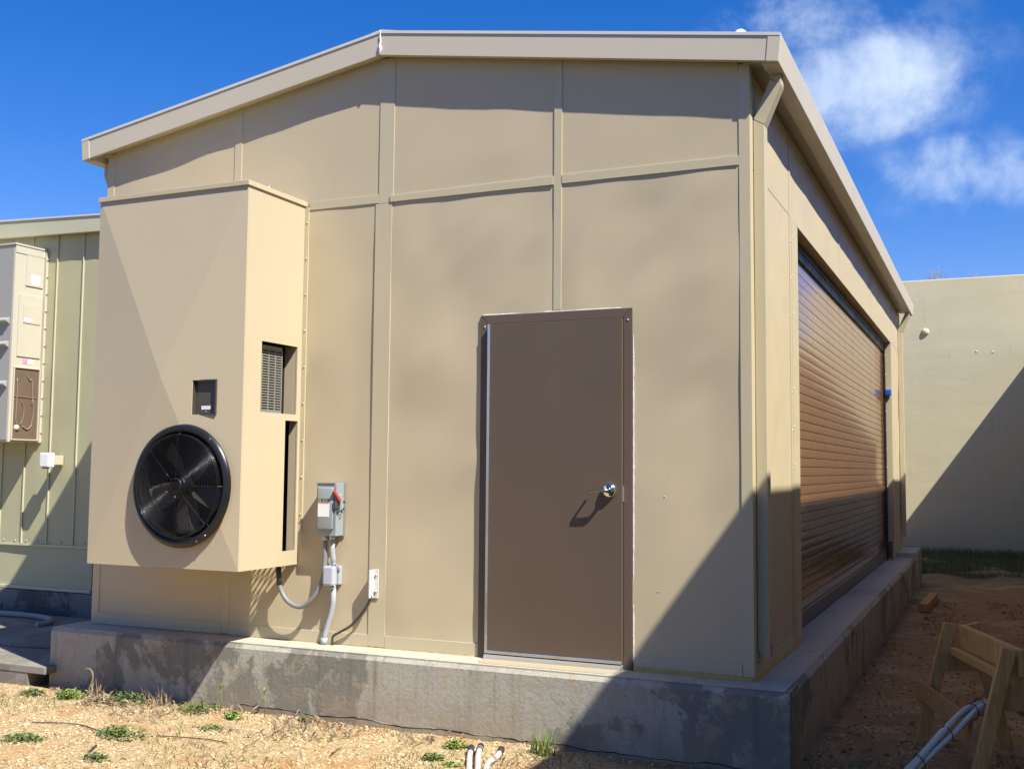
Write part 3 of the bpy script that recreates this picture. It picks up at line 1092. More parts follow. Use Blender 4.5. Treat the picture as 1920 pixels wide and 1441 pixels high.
# access panel recess
m = MB()
yv = facey(-1.79, 1.64)
m.box(-1.885, -1.695, yv + .022, yv + .028, 1.524, 1.752)
ap = m.build('access_panel', painted('dark_bronze_panel', (.075, .068, .052), .4, .06, .5), H)
m = MB()
for a in ((-1.889, -1.880, 1.520, 1.756), (-1.700, -1.691, 1.520, 1.756)):
    m.box(a[0], a[1], yv - .003, yv + .024, a[2], a[3])
m.box(-1.880, -1.700, yv - .003, yv + .024, 1.747, 1.756); m.box(-1.880, -1.700, yv - .003, yv + .024, 1.520, 1.529)
m.build('panel_frame', painted('dark_bronze_frame', (.06, .05, .04), .45, .06, .5), ap)
m = MB(); m.box(-1.828, -1.752, yv + .020, yv + .0225, 1.557, 1.582); lab = m.build('sticker', M['white'], ap)
m = MB(); m.lathe([(.004, .022), (.004, .019), (.001, .018)], (-1.79, yv, 1.542), 'y', 8); m.build('screw', M['galv'], ap)

# fan: outer ring, guard of concentric wires, hub, blades
RO = .412
yf = HYF - .012
m = MB()
m.lathe([(R0 - .012, .16), (R0 - .010, .0), (R0 + .002, -.040), (R0 + .012, -.052), (R0 + .030, -.050), (RO - .010, -.036), (RO, -.026), (RO, -.020), (RO - .012, -.016), (R0 + .02, -.012)], (FC[0], yf, FC[2]), 'y', 96)
m.build('fan_ring', M['black'], H)
m = MB()


def ring(r, y, w=.0014):
    m.tube([(FC[0] + r * math.cos(a), y, FC[2] + r * math.sin(a)) for a in [2 * math.pi * k / 64 for k in range(64)]], w, 5, True)


yg = yf - .050
RG = .338
dome = lambda r: yg - .022 - .010 * (1 - (r / RG) ** 2)
nr = 23
for k in range(nr):
    r = .075 + (RG - .075) * k / (nr - 1)
    ring(r, dome(r))
for k in range(5):
    ring(RG + .003, yg - .020 + k * .008)
for k in range(8):
    a = math.pi / 8 * 0 + k * math.pi / 4
    pts = [(FC[0] + r * math.cos(a), dome(r) + .004, FC[2] + r * math.sin(a)) for r in (.05, .12, .2, .28, RG - .01)] + \
          [(FC[0] + (RG + .005) * math.cos(a), yg - .018, FC[2] + (RG + .005) * math.sin(a)), (FC[0] + (RG + .008) * math.cos(a), yg + .004, FC[2] + (RG + .008) * math.sin(a)),
           (FC[0] + (RG + .05) * math.cos(a), yg + .006, FC[2] + (RG + .05) * math.sin(a))]
    m.tube(pts, .0024, 6)
m.build('fan_guard', M['blackwire'], H)
m = MB(); m.lathe([(.046, -.004), (.050, -.006), (.054, -.002), (.054, .003), (.048, .005), (.046, .002)], (FC[0], dome(0) + .004, FC[2]), 'y', 32); m.build('guard_badge', M['black'], H)
m = MB(); m.lathe([(.002, -.085), (.045, -.085), (.058, -.072), (.064, .08), (.002, .08)], (FC[0], yf + .03, FC[2]), 'y', 32); m.build('fan_hub', M['black'], H)
bmat = painted('fan_blade', (.12, .105, .085), .38, .1, .5)
ang0 = math.radians(50)
for k in range(5):
    a0 = ang0 + k * 2 * math.pi / 5
    bm = bmesh.new()
    NR, NC = 8, 6
    grid = []
    for i in range(NR + 1):
        r = .065 + (.322 - .065) * i / NR
        half = .055 + .045 * (i / NR)
        pitch = math.radians(40 - 16 * i / NR)
        row = []
        for j in range(NC + 1):
            s = (j / NC * 2 - 1) * half * (1 - .18 * (i / NR) ** 6)
            t_ = s * math.cos(pitch) + .03 * (i / NR) ** 2
            yy = s * math.sin(pitch)
            ang = a0 + t_ / max(r, .1)
            row.append(bm.verts.new((FC[0] + r * math.cos(ang), yf + .06 + yy * .9, FC[2] + r * math.sin(ang))))
        grid.append(row)
    for i in range(NR):
        for j in range(NC):
            f = bm.faces.new((grid[i][j], grid[i + 1][j], grid[i + 1][j + 1], grid[i][j + 1])); f.smooth = True
    bmesh.ops.solidify(bm, geom=bm.faces[:], thickness=.003)
    mm = MB(); mm.bm.free(); mm.bm = bm
    mm.build('fan_blade', bmat, H)
m = MB(); m.box(HX0 + .3, HX1 - .04, yf + .16, yf + .17, HZ0 + .06, 1.48); m.build('fan_dark_sheet', M['darkvoid'], H)  # black sheet added behind the fan for the cabinet's dark inside
m = MB()
for a in (-.95, -1.15, .9):
    m.lathe([(.006, .0), (.006, -.006), (.002, -.008)], (FC[0] + .393 * math.cos(a), yf - .040, FC[2] + .393 * math.sin(a)), 'y', 8)
m.build('ring_bolts', M['chrome'], H)["kind"] = 'stuff'

# ------------------------------------------------------------------ disconnect switch
DX0, DX1, DY, DZ0, DZ1 = -1.277, -1.118, -.102, .712, 1.072
K = thing('disconnect_switch', (-1.2, 0, DZ0), 'grey electrical disconnect box with a red handle, on the beige wall beside the air conditioner', 'electrical box')
m = MB(); m.box(DX0, DX1, DY, -.004, DZ0, DZ1, .003); m.build('enclosure', M['greymetal'], K)
m = MB(); m.box(DX0 - .004, DX1 - .012, DY - .006, DY + .006, DZ1 - .002, DZ1 + .004, .001); m.box(DX1 - .004, DX1 + .010, -.012, -.003, DZ0 - .008, DZ1 + .004, .002)
m.build('rain_lip', M['galv'], K)
m = MB(); m.box(DX0 + .012, DX1 - .016, DY - .016, DY + .004, DZ0 + .042, DZ1 - .026, .011); cov = m.build('cover', M['greymetal'], K, True)
m = MB(); m.box(DX0 + .022, DX0 + .113, DY - .0180, DY - .0155, .842, .940); lb = m.build('label', M['white'], K)
m = MB(); m.box(DX0 + .022, DX0 + .113, DY - .0180, DY - .0155, .941, .966); lb2 = m.build('nameplate', M['greydark'], K)
m = MB()
zc, xc_ = .9535, DX0 + .036
for (a, b_, c_, d_) in ((-.009, .009, .007, .009), (-.009, .009, -.009, -.007), (-.009, -.007, -.007, .007), (.007, .009, -.007, .007), (-.003, -.001, -.004, .004), (-.001, .003, .002, .004), (-.001, .003, -.004, -.002), (.003, .0045, -.0025, .0025)):
    m.box(xc_ + a, xc_ + b_, DY - .0190, DY - .0178, zc + c_, zc + d_)
m.build('emblem', M['yellow'], lb2)
m = MB()
for k in range(3):
    m.box(DX0 + .056, DX0 + .106 - .006 * (k % 2), DY - .0188, DY - .0178, .947 + k * .006, .9495 + k * .006)
m.build('fine_print', M['greyprint'], lb2)
m = MB(); m.box(DX0 + .026, DX0 + .11, DY - .0186, DY - .0178, .932, .937); m.build('red_print', M['redprint'], lb)
# side mechanism and handle
m = MB()
m.prism([(-.092, .93), (-.086, .99), (-.045, 1.0), (-.025, .965), (-.02, .93), (-.03, .895), (-.06, .87), (-.08, .885)], 'x', DX1 + .0002, DX1 + .014, .003)
m.build('mechanism_plate', M['greymetal'], K)
m = MB(); m.box(DX1 - .012, DX1 + .010, DY - .022, DY + .004, .90, .95, .003); m.prism([(-.104, .875), (-.085, .95), (-.075, .95), (-.08, .88)], 'x', DX1 + .001, DX1 + .017)
m.build('latch', M['greydark'], K)
m = MB(); m.beam((DX1 - .006, DY - .028, 1.020), (DX1 + .022, DY + .012, .948), .026, .018, (1, 0, .3), .005); m.build('handle', M['red'], K)
for (yy, zz) in ((-.035, .895), (-.06, .885), (-.03, .945)):
    m = MB(); m.lathe([(.008, .012), (.008, .020), (.003, .022)], (DX1, yy, zz), 'x', 12); m.build('padlock_hole', M['guide'], K)
m = MB(); m.tube([(DX1 + .012, -.078, .872), (DX1 + .014, -.070, .850), (DX1 + .014, -.055, .848), (DX1 + .012, -.048, .868)], .003, 6); m.build('hasp', M['galv'], K)
m = MB()
m.lathe([(.020, 0), (.022, -.01), (.022, -.022), (.017, -.026)], (-1.178, -.052, DZ0), 'z', 16)
m.lathe([(.024, 0), (.026, -.012), (.026, -.028), (.02, -.032)], (-1.232, -.055, DZ0), 'z', 16)
m.build('conduit_fitting', M['galv'], K)

# junction box, conduits
J = thing('junction_box', (-1.16, 0, .37), 'small grey plastic receptacle box with clear lid below the disconnect box', 'junction box')
m = MB(); m.box(-1.205, -1.120, -.05, -.004, .380, .505, .004); m.build('back_box', M['pvc'], J)
m = MB(); m.box(-1.212, -1.128, -.112, -.052, .375, .508, .014); m.build('cover', M['junction'], J)
m = MB(); m.tube([(-1.206, -.08, .378), (-1.208, -.085, .362), (-1.17, -.09, .350), (-1.13, -.085, .362), (-1.13, -.08, .378)], .004, 6)
m.tube([(-1.14, -.10, .505), (-1.132, -.09, .53), (-1.115, -.06, .50), (-1.118, -.05, .47)], .004, 6)
m.build('latch_loop', M['junction'], J)

C1 = thing('conduit', (-1.2, 0, FL), 'rigid grey conduit pipe rising from the slab to the receptacle and disconnect boxes', 'conduit')
m = MB()
m.tube([(-1.178, -.052, DZ0 - .02), (-1.176, -.052, .62), (-1.172, -.045, .56), (-1.168, -.040, .50)], .019, 14)
m.build('upper_pipe', M['pvc'], C1)
m = MB()
m.tube([(-1.165, -.04, .378), (-1.166, -.04, .26), (-1.178, -.040, .19), (-1.206, -.042, .10), (-1.226, -.044, .03), (-1.232, -.045, FL + .002)], .0185, 14)
m.build('lower_pipe', M['pvc'], C1)
m = MB(); m.tube([(-1.2315, -.045, FL + .004), (-1.2295, -.045, FL + .05)], .024, 14); m.build('coupling', M['pvc'], C1)

C2 = thing('flexible_conduit', (-1.4, 0, .2), 'dark grey flexible conduit looping from under the air conditioner up to the disconnect box', 'flexible conduit')
m = MB()
pts = [(-1.590, -.10, .52), (-1.585, -.10, .42), (-1.560, -.10, .33), (-1.515, -.10, .265), (-1.45, -.095, .225), (-1.385, -.09, .222), (-1.32, -.085, .265), (-1.265, -.075, .345), (-1.235, -.066, .44), (-1.228, -.058, .55), (-1.232, -.055, .66), (-1.232, -.055, .69)]
def smooth_path(P, n=6):
    P = [Vector(p) for p in P]
    out = []
    for i in range(len(P) - 1):
        p0, p1, p2, p3 = P[max(i - 1, 0)], P[i], P[i + 1], P[min(i + 2, len(P) - 1)]
        for k in range(n):
            t_ = k / n
            out.append(.5 * ((2 * p1) + (-p0 + p2) * t_ + (2 * p0 - 5 * p1 + 4 * p2 - p3) * t_ ** 2 + (-p0 + 3 * p1 - 3 * p2 + p3) * t_ ** 3))
    out.append(P[-1])
    return out
m.tube(smooth_path(pts), .0165, 12)
m.build('tube', M['flex'], C2)
m = MB(); m.tube([(-1.587, -.10, .50), (-1.572, -.10, .36)], .0185, 12); m.build('connector', M['greydark'], C2)

G = thing('grounding_bracket', (-.85, 0, .25), 'weathered white metal bracket with dark ground cable, on the batten left of the brown door', 'bracket')
m = MB(); m.box(-.866, -.856, -.075, -.010, .305, .492, .002); m.box(-.858, -.826, -.016, -.009, .300, .495, .002); m.build('bracket', M['dullwhite'], G)
m = MB(); m.lathe([(.01, 0), (.01, -.012), (.004, -.016)], (-.842, -.016, .345), 'y', 10); m.lathe([(.008, 0), (.008, -.01), (.003, -.012)], (-.842, -.016, .455), 'y', 10)
m.build('bolt', M['galv'], G)
m = MB()
m.tube(smooth_path([(-.858, -.05, .32), (-.885, -.05, .262), (-.94, -.045, .190), (-1.02, -.04, .11), (-1.10, -.038, .065), (-1.155, -.038, .035), (-1.168, -.038, .01), (-1.166, -.038, FL + .002)]), .0085, 8)
m.build('cable', M['cable'], G)

# blue level left on the shutter jamb
BL = thing('blue_level', (1.66, RY1 - .1, 2.27), 'small blue plastic strip across the far jamb of the shutter', 'level')
m = MB(); m.box(XD + .036, 1.712, RY1 - .10, RY1 - .012, 2.238, 2.322, .004); m.build('body', M['blue'], BL)
m = MB(); m.box(XD + .05, 1.70, RY1 - .104, RY1 - .099, 2.254, 2.306, .001); m.build('face_inset', painted('dark_blue', (.015, .10, .42), .4, .05), BL)

# ------------------------------------------------------------------ neighbouring building
NY = 1.80
NBX1 = -5.215
Nb = thing('neighbour_building', (-8, NY + 2, -.1), 'olive beige metal building behind, left of the main building', 'building')
m = MB(); m.box(-12.0, NBX1 + .0, NY + .03, 9.0, -.1, 3.75); m.build('wall_core', M['olive'], Nb)
m = MB(); m.box(-12.3, NBX1 + .12, NY - .05, 9.1, -1.0, -.096, .01); m.build('foundation', M['olivecon'], Nb)
nseams = [-12.0, -7.2, -6.86, -6.50, -6.18, -5.83, -5.47, NBX1]
for a, b_ in zip(nseams, nseams[1:]):
    sheet('wall_panel', M['olive'], Nb, 'y', NY, -1, a + .004, b_ - .004, .375, 3.62, a, .0025, .06)
for a in nseams[1:-1]:
    m = MB(); m.box(a - .006, a + .006, NY - .014, NY + .01, .375, 3.6, .002); m.build('seam_rib', M['olive_trim'], Nb)
m = MB(); m.box(-12.0, NBX1 + .004, NY - .012, NY + .01, .35, .373, .003); m.build('drip_flashing', M['olive_trim'], Nb)
sheet('skirt_panel', M['olive'], Nb, 'y', NY + .016, -1, -12.0, NBX1 - .07, -.09, .348, 33, .0025, .08)
m = MB(); m.box(NBX1 - .068, NBX1 + .002, NY + .004, NY + .03, -.09, .348, .003); m.build('corner_trim', M['olive'], Nb)
m = MB(); m.box(-12.0, NBX1 - .0, NY - .012, NY + .012, -.088, -.055, .003); m.build('base_angle', M['olive_trim'], Nb)
m = MB(); m.prism([(-12.3, 3.965), (NBX1 + .16, 3.70), (NBX1 + .16, 3.53), (-12.3, 3.70)], 'y', NY - .09, NY - .05, .004); m.build('gable_fascia', M['olive_trim'], Nb)
m = MB(); m.prism([(-12.3, 3.972), (NBX1 + .18, 3.705), (NBX1 + .18, 3.690), (-12.3, 3.945)], 'y', NY - .10, 9.2); m.build('roof_panel', M['roof'], Nb)
m = MB(); m.prism([(-12.3, 3.74), (NBX1 + .15, 3.575), (NBX1 + .15, 3.560), (-12.3, 3.72)], 'y', NY - .05, NY + .05); m.build('soffit', M['olive'], Nb)
m = MB()
for k in range(10):
    for dz in (.40,):
        m.lathe([(.008, 0), (.008, -.006), (.002, -.008)], (-6.75 + k * .16, NY - .003, dz), 'y', 8)
m.build('panel_screws', M['galv'], Nb)["kind"] = 'stuff'

# its own air conditioner
AX0, AX1, AY0, AZ0, AZ1 = -7.10, -5.99, 1.405, 1.405, 3.395
A = thing('air_conditioner', (-6.5, 1.56, AZ0), 'grey beige air conditioner with label plates and copper pipes, on the neighbouring olive wall', 'air conditioner')
m = MB(); m.box(AX0, AX1, AY0, NY - .002, AZ0, AZ1, .004); m.build('cabinet', M['greybeige'], A)
m = MB(); m.box(AX0 - .01, AX1 + .012, AY0 - .012, NY, AZ1 + .002, AZ1 + .022, .003); m.box(AX1 + .0005, AX1 + .006, AY0 + .0, NY - .03, AZ1 - .075, AZ1 - .005, .001)
m.build('lid', M['greybeige'], A)
frontm = painted('dull_grey_front_paint', (.34, .33, .29), .45, .05)
m = MB(); m.box(AX0 + .02, AX1 - .012, AY0 - .008, AY0 - .001, AZ0 + .02, AZ1 - .03, .002); m.build('front_panel', frontm, A)
for zl in (2.02, 2.42, 2.66):
    m = MB(); m.prism([(AY0 - .009, zl), (AY0 - .055, zl - .03), (AY0 - .055, zl - .045), (AY0 - .009, zl - .07)], 'x', AX0 + .1, AX1 - .03, .003); m.build('louvre_hood', frontm, A)
def sideplate(y0, y1, z0, z1, name, mat=None, d=.006, par=None):
    m = MB(); m.box(AX1 + .0006, AX1 + d, y0, y1, z0, z1, .0015)
    return m.build(name, mat or M['greybeige'], par or A)
p1_ = sideplate(1.54, 1.755, 3.0, 3.315, 'service_panel', None, .010)
m = MB(); m.box(AX1 + .011, AX1 + .0125, 1.60, 1.71, 3.015, 3.12); m.build('label', M['white'], p1_)
p2_ = sideplate(1.465, 1.755, 2.27, 2.905, 'service_panel', None, .010)
m = MB(); m.box(AX1 + .0105, AX1 + .016, 1.52, 1.735, 2.615, 2.81, .001); m.build('control_cover', M['greybeige'], p2_)
m = MB(); m.box(AX1 + .0162, AX1 + .018, 1.53, 1.63, 2.63, 2.665); m.build('label', M['white'], p2_)
sideplate(1.545, 1.605, 2.20, 2.25, 'pink_label', M['pink'], .003)
sideplate(1.61, 1.68, 2.20, 2.25, 'white_label', M['white'], .003)
# compressor bay as a flat dark brown plate, with copper pipes
bay = sideplate(1.445, 1.755, 1.435, 2.15, 'compressor_bay', painted('dark_brown_bay', (.14, .095, .065), .7, .3, .3), .004)
m = MB()
for (a, b_, c_, d_) in ((1.433, 1.445, 1.425, 2.165), (1.753, 1.765, 1.425, 2.165)):
    m.box(AX1 + .0006, AX1 + .016, a, b_, c_, d_)
m.box(AX1 + .0006, AX1 + .016, 1.445, 1.753, 1.425, 1.436); m.box(AX1 + .0006, AX1 + .016, 1.445, 1.753, 2.152, 2.165)
m.build('bay_frame', M['greybeige'], bay)
cop = painted('pale_copper', (.30, .22, .15), .4, .15, .5)
def apipe(P, r=.007):
    m = MB(); m.tube(smooth_path([(AX1 + .012, 1.455 + (p[0] - 1.42) * .87, 1.435 + (p[1] - 1.435) * 1.55) for p in P], 4), r, 6); m.build('pipe', cop, bay)
apipe([(1.45, 1.83), (1.455, 1.70), (1.45, 1.56), (1.48, 1.52)], .0045)
apipe([(1.42, 1.715), (1.55, 1.712), (1.74, 1.708)], .003)
apipe([(1.60, 1.85), (1.63, 1.82), (1.66, 1.83), (1.672, 1.74), (1.675, 1.66)], .004)
apipe([(1.69, 1.70), (1.70, 1.62), (1.68, 1.55), (1.66, 1.51)], .004)
apipe([(1.53, 1.68), (1.56, 1.64), (1.55, 1.57), (1.52, 1.53)], .004)
apipe([(1.55, 1.52), (1.62, 1.50), (1.68, 1.53)], .005)
m = MB(); m.lathe([(.002, .022), (.024, .020), (.03, .004)], (AX1, 1.50, 1.55), 'x', 16); m.build('valve', M['dullwhite'], bay)
m = MB(); m.box(AX1 + .0007, AX1 + .03, NY - .032, NY - .003, AZ0, AZ1, .002); fl2 = m.build('flange', M['greybeige'], A)
m = MB()
for k in range(11):
    m.lathe([(.010, .030), (.010, .038), (.003, .041)], (AX1, NY - .018, AZ0 + .1 + k * .18), 'x', 8)
m.build('flange_screws', M['galv'], fl2)["kind"] = 'stuff'

PC = thing('sensor_box', (-5.7, NY, 1.2), 'small white plastic sensor box on a beige bracket on the neighbouring olive wall', 'sensor')
m = MB(); m.box(-5.74, -5.615, 1.58, 1.66, 1.155, 1.30, .012); m.build('housing', M['white'], PC)
m = MB(); m.box(-5.70, -5.63, 1.66, NY - .014, 1.18, 1.275, .004); m.build('bracket', M['olive_trim'], PC)
m = MB(); m.box(-5.72, -5.66, 1.60, 1.64, 1.142, 1.156, .003); m.build('lens', M['greydark'], PC)

hs = thing('hose', (-5.4, 1.2, -.3), 'grey hose lying in a curve on the concrete slab at the left', 'hose')
m = MB()
m.tube(smooth_path([(-8.2, 1.05, -.27), (-7.2, 1.25, -.27), (-6.3, 1.32, -.27), (-5.75, 1.36, -.27), (-5.42, 1.34, -.27), (-5.16, 1.25, -.27), (-5.02, 1.11, -.272), (-5.03, 1.0, -.278)]), .026, 10)
m.build('tube', M['hose'], hs)
m = MB(); m.tube([(-5.032, 1.0, -.278), (-5.035, .985, -.278)], .030, 10); m.build('end_collar', M['hose'], hs)

# ------------------------------------------------------------------ boundary walls
m = MB()
WY = 17.3
m.box(-24, 3.9, WY, WY + .3, -1.0, 5.145, .02)
bw_ = m.build('boundary_wall', M['wallpaint'])
tag(bw_, 'tall pale painted concrete wall closing the yard behind the building', 'wall')
m = MB()
m.box(3.9, 4.2, -16, 12.4, -1.0, 4.115, .02)
m.box(3.9, 4.2, 12.4, 17.6, -1.0, 3.745, .02)
sw = m.build('boundary_wall', M['wallpaint'])
tag(sw, 'long painted concrete side wall that shades the dirt yard', 'wall')
# tie-hole patches on the back wall
m = MB()
m.lathe([(.075, 0), (.073, -.012), (.06, -.03), (.035, -.042), (.002, -.046)], (1.76, WY, 4.06), 'y', 24)
wlp = m.build('bulkhead_fitting', M['wallpaint'])
tag(wlp, 'round painted dome fitting near the top of the tall back wall', 'wall fitting')
wk = random.Random(3)
for (x, z) in ((2.72, 3.62), (3.02, 3.60)):
    m = MB(); m.lathe([(.022, 0), (.02, -.004), (.010, -.007), (.001, -.008)], (x, WY, z), 'y', 14); o = m.build('wall_plug', M['wallpaint'], None)
    o.parent = bw_

# small plants on top of the back wall
for i, (x, sgn, lab_) in enumerate(((1.86, 1, 'thin leafless twig sprouting on the top of the back wall beside the gutter end'),
                                   (2.14, -1, 'low twig tuft on the top of the back wall, second from the gutter end'),
                                   (2.62, 1, 'tiny dry stem on the top of the back wall, farthest from the building'))):
    m = MB()
    rr = random.Random(i)
    for k in range(7 if i < 2 else 3):
        p = Vector((x + rr.uniform(-.08, .08), WY + .12, 5.13)); P = [p]
        for s in range(4):
            P.append(P[-1] + Vector((rr.uniform(-.05, .05) + .02 * sgn, rr.uniform(-.02, .02), rr.uniform(.02, .09) * (1 if i < 2 else .6))))
        m.tube(P, [.006, .005, .004, .003, .002], 5)
    o = m.build('twig', M['dry']); tag(o, lab_, 'plant', 'plants on the back wall')

# ------------------------------------------------------------------ sawhorse
SWC0, SWD = Vector((2.79, .905, 0)), Vector((.330, -.944, 0)).normalized()
SWP = Vector((.944, .330, 0)).normalized()
SWL = .97
sh = thing('sawhorse', (2.95, .45, GZ), 'rough wooden sawhorse standing on the brown dirt in the shade', 'sawhorse')
ZTOP = .255
def sp(t_, p, z):
    v = SWC0 + SWD * t_ + SWP * p
    return Vector((v.x, v.y, z))
for tt in (.0, SWL):
    for s in (-1, 1):
        m = MB(); m.beam(sp(tt, s * .066, ZTOP), sp(tt, s * .262, GZ - .01), .072, .036, SWD, .003)
        m.build('leg', M['wood'], sh)
m = MB(); m.beam(sp(.02, 0, ZTOP - .075), sp(SWL - .0, 0, ZTOP - .075), .038, .140, (0, 0, 1), .003); m.build('top_beam', M['wood'], sh)
m = MB(); m.beam(sp(.03, -.052, ZTOP - .165), sp(SWL - .02, -.052, ZTOP - .165), .045, .045, (0, 0, 1), .003); m.build('side_rail', M['wood'], sh)
m = MB(); m.beam(sp(.03, .052, ZTOP - .165), sp(SWL - .02, .052, ZTOP - .165), .045, .045, (0, 0, 1), .003); m.build('side_rail', M['wood_dark'], sh)
m = MB(); m.beam(sp(.032, -.15, ZTOP - .225), sp(.032, .15, ZTOP - .225), .022, .115, (0, 0, 1), .002); m.build('gusset', M['wood_dark'], sh)
m = MB(); m.beam(sp(SWL - .032, -.10, ZTOP - .18), sp(SWL - .032, .17, ZTOP - .18), .022, .29, (0, 0, 1), .002); m.build('gusset', M['wood_dark'], sh)
for s in (-1, 1):
    m = MB(); m.beam(sp(-.12, s * .232, -.165), sp(SWL - .02, s * .232, -.188), .022, .105, (SWP * -s * .25 + Vector((0, 0, 1))), .002)
    m.build('stretcher', M['wood_dark'], sh)

# bundle of conduits draped over the sawhorse stretcher
bn = thing('conduit_bundle', (2.8, .35, -.3), 'bundle of pale plastic conduits tied together, draped over the sawhorse', 'conduit bundle')
base = smooth_path([(2.20, -1.7, -.462), (2.33, -1.05, -.462), (2.44, -.55, -.448), (2.568, -.2, -.381), (2.711, -.10, -.233), (2.82, -.005, -.130), (2.885, .07, -.090), (2.945, .14, -.074), (3.03, .25, -.068), (3.123, .35, -.078), (3.3, .5, -.15), (3.6, .8, -.44)], 8)
offs = [(-.018, .012), (.016, .016), (-.012, -.016), (.02, -.014)]
for (a, b_), mt in zip(offs, ('lavtube', 'greenwhite', 'whitetube', 'lavtube')):
    P = []
    n_ = len(base)
    for i, p in enumerate(base):
        d = (base[min(i + 1, n_ - 1)] - base[max(i - 1, 0)]).normalized()
        s = d.cross(Vector((0, 0, 1))).normalized(); u = s.cross(d)
        tw = i * .055; ca, sa = math.cos(tw), math.sin(tw)
        loose = 1.0 + .35 * math.sin(i * .21)
        P.append(p + s * (a * ca - b_ * sa) * loose + u * (a * sa + b_ * ca) * loose)
    m = MB(); m.tube(P, .0145, 12); m.build('conduit', M[mt], bn)
for i in (26, 34, 45, 50, 68):
    p = base[i]
    d = (base[i + 1] - base[i - 1]).normalized(); s = d.cross(Vector((0, 0, 1))).normalized(); u = s.cross(d)
    m = MB(); m.tube([p + (s * math.cos(a) + u * math.sin(a)) * .041 + d * .01 * math.sin(a) for a in [2 * math.pi * k / 20 for k in range(20)]], .0028, 5, True)
    m.tube([p + u * .04, p + u * .06 + s * .02, p + u * .085 + s * .045 + d * .02], .0018, 5)
    m.build('tie', M['guide'], bn)

# lump of timber
m = MB(); m.beam((2.19, 7.50, GZ + .055), (2.235, 8.90, GZ + .05), .10, .095, (0, 0, 1), .004)
o = m.build('timber_offcut', M['wood_dark']); tag(o, 'short square timber lying on the dirt beside the concrete base', 'timber')

# white pipe ends coming out of the gravel
for i, (P, lab_) in enumerate((([(.44, -1.20, -.475), (.33, -.95, -.47), (.23, -.74, -.462), (.175, -.61, -.455)], 'white conduit end with dark tape, leftmost of three in the gravel'),
                              ([(.48, -1.16, -.47), (.36, -.90, -.46), (.275, -.72, -.452), (.22, -.58, -.447)], 'white conduit end with a ribbed dark cap, middle of three in the gravel'),
                              ([(.50, -1.10, -.475), (.41, -.90, -.465), (.375, -.77, -.458), (.375, -.68, -.452), (.35, -.58, -.45)], 'white conduit end curving apart, nearest to the shadow edge of three in the gravel'))):
    e = thing('conduit_stub', (P[-1][0], P[-1][1], GZ), lab_, 'conduit', 'white conduit ends in the gravel')
    sp_ = smooth_path(P)
    m = MB(); m.tube(sp_, .0165, 12); m.build('pipe', M['whitetube'], e)
    d = (sp_[-1] - sp_[-3]).normalized()
    m = MB(); m.tube([sp_[-1] - d * .04, sp_[-1] + d * .05, sp_[-1] + d * .065], [.0195, .0205, .012], 12); m.build('cap', painted('dark_tape', (.035, .03, .04), .5, .2), e)
    if i == 1:
        m = MB(); m.tube([sp_[-1] - d * .02, sp_[-1] - d * .010], .0215, 12); m.build('ring', M['pvc'], e)

# ------------------------------------------------------------------ gravel, weeds, debris
def ground_z(x, y):
    z = GZ + .018 * fb(x * 1.1, y * 1.1, 3) + .010 * fb(x * 5, y * 5, 7) + .006 * fb(x * 16, y * 16, 1)
    if x < -3.3 and y < -.3: z += .03 * min(1, (-3.3 - x) / .8)
    return z


def stones(name, n, sampler, smin, smax, mat, label, seed):
    r = random.Random(seed)
    ico = bmesh.new(); bmesh.ops.create_icosphere(ico, subdivisions=1, radius=1)
    iv = np.array([v.co[:] for v in ico.verts]); ff = np.array([[v.index for v in f.verts] for f in ico.faces]); ico.free()
    V, Fc = [], []
    g = np.random.default_rng(seed)
    k = 0
    for _ in range(n):
        xy = sampler(r)
        if xy is None: continue
        x, y = xy
        s = smin + (smax - smin) * r.random() ** 3
        sc = s * g.uniform(.6, 1.2, 3) * np.array([1, 1, .7])
        a = g.uniform(0, 6.28)
        q = iv * g.uniform(.75, 1.2, (len(iv), 1)) * sc
        q = np.stack([q[:, 0] * math.cos(a) - q[:, 1] * math.sin(a), q[:, 0] * math.sin(a) + q[:, 1] * math.cos(a), q[:, 2]], 1)
        V.append(q + np.array([x, y, ground_z(x, y) + s * .25])); Fc.append(ff + k * len(iv)); k += 1
    V = np.concatenate(V); Fc = np.concatenate(Fc)
    me = bpy.data.meshes.new(name)
    me.from_pydata(V.tolist(), [], Fc.tolist()); me.materials.append(mat)
    o = bpy.data.objects.new(name, me); COL.objects.link(o)
    return tag(o, label, 'gravel', kind='stuff')


def front_sampler(r):
    x = r.uniform(-4.4, 1.25); y = -.27 - 2.0 * r.random() ** 1.3
    if x < -3.4 and y > -.42: return None
    # fewer stones on the bare orange patches
    if fb(x * 1.3, y * 1.3, 9) > .12 and r.random() < .86: return None
    if fb(x * 4, y * 4, 15) > .1 and r.random() < .7: return None
    return x, y


stones('gravel', 26000, front_sampler, .0025, .0125, M['pebble'], 'pale loose gravel along the foot of the concrete base', 5)


stones('larger_stones', 170, front_sampler, .012, .026, M['pebble'], 'scattered larger pale stones among the gravel', 8)


def side_sampler(r):
    x = r.uniform(1.0, 3.8); y = r.uniform(-1.4, 9)
    if x < 1.97 and y > -.28: return None
    return x, y


stones('dirt_clods', 12000, side_sampler, .004, .020, M['clod'], 'small clods and stones on the shaded brown dirt', 6)


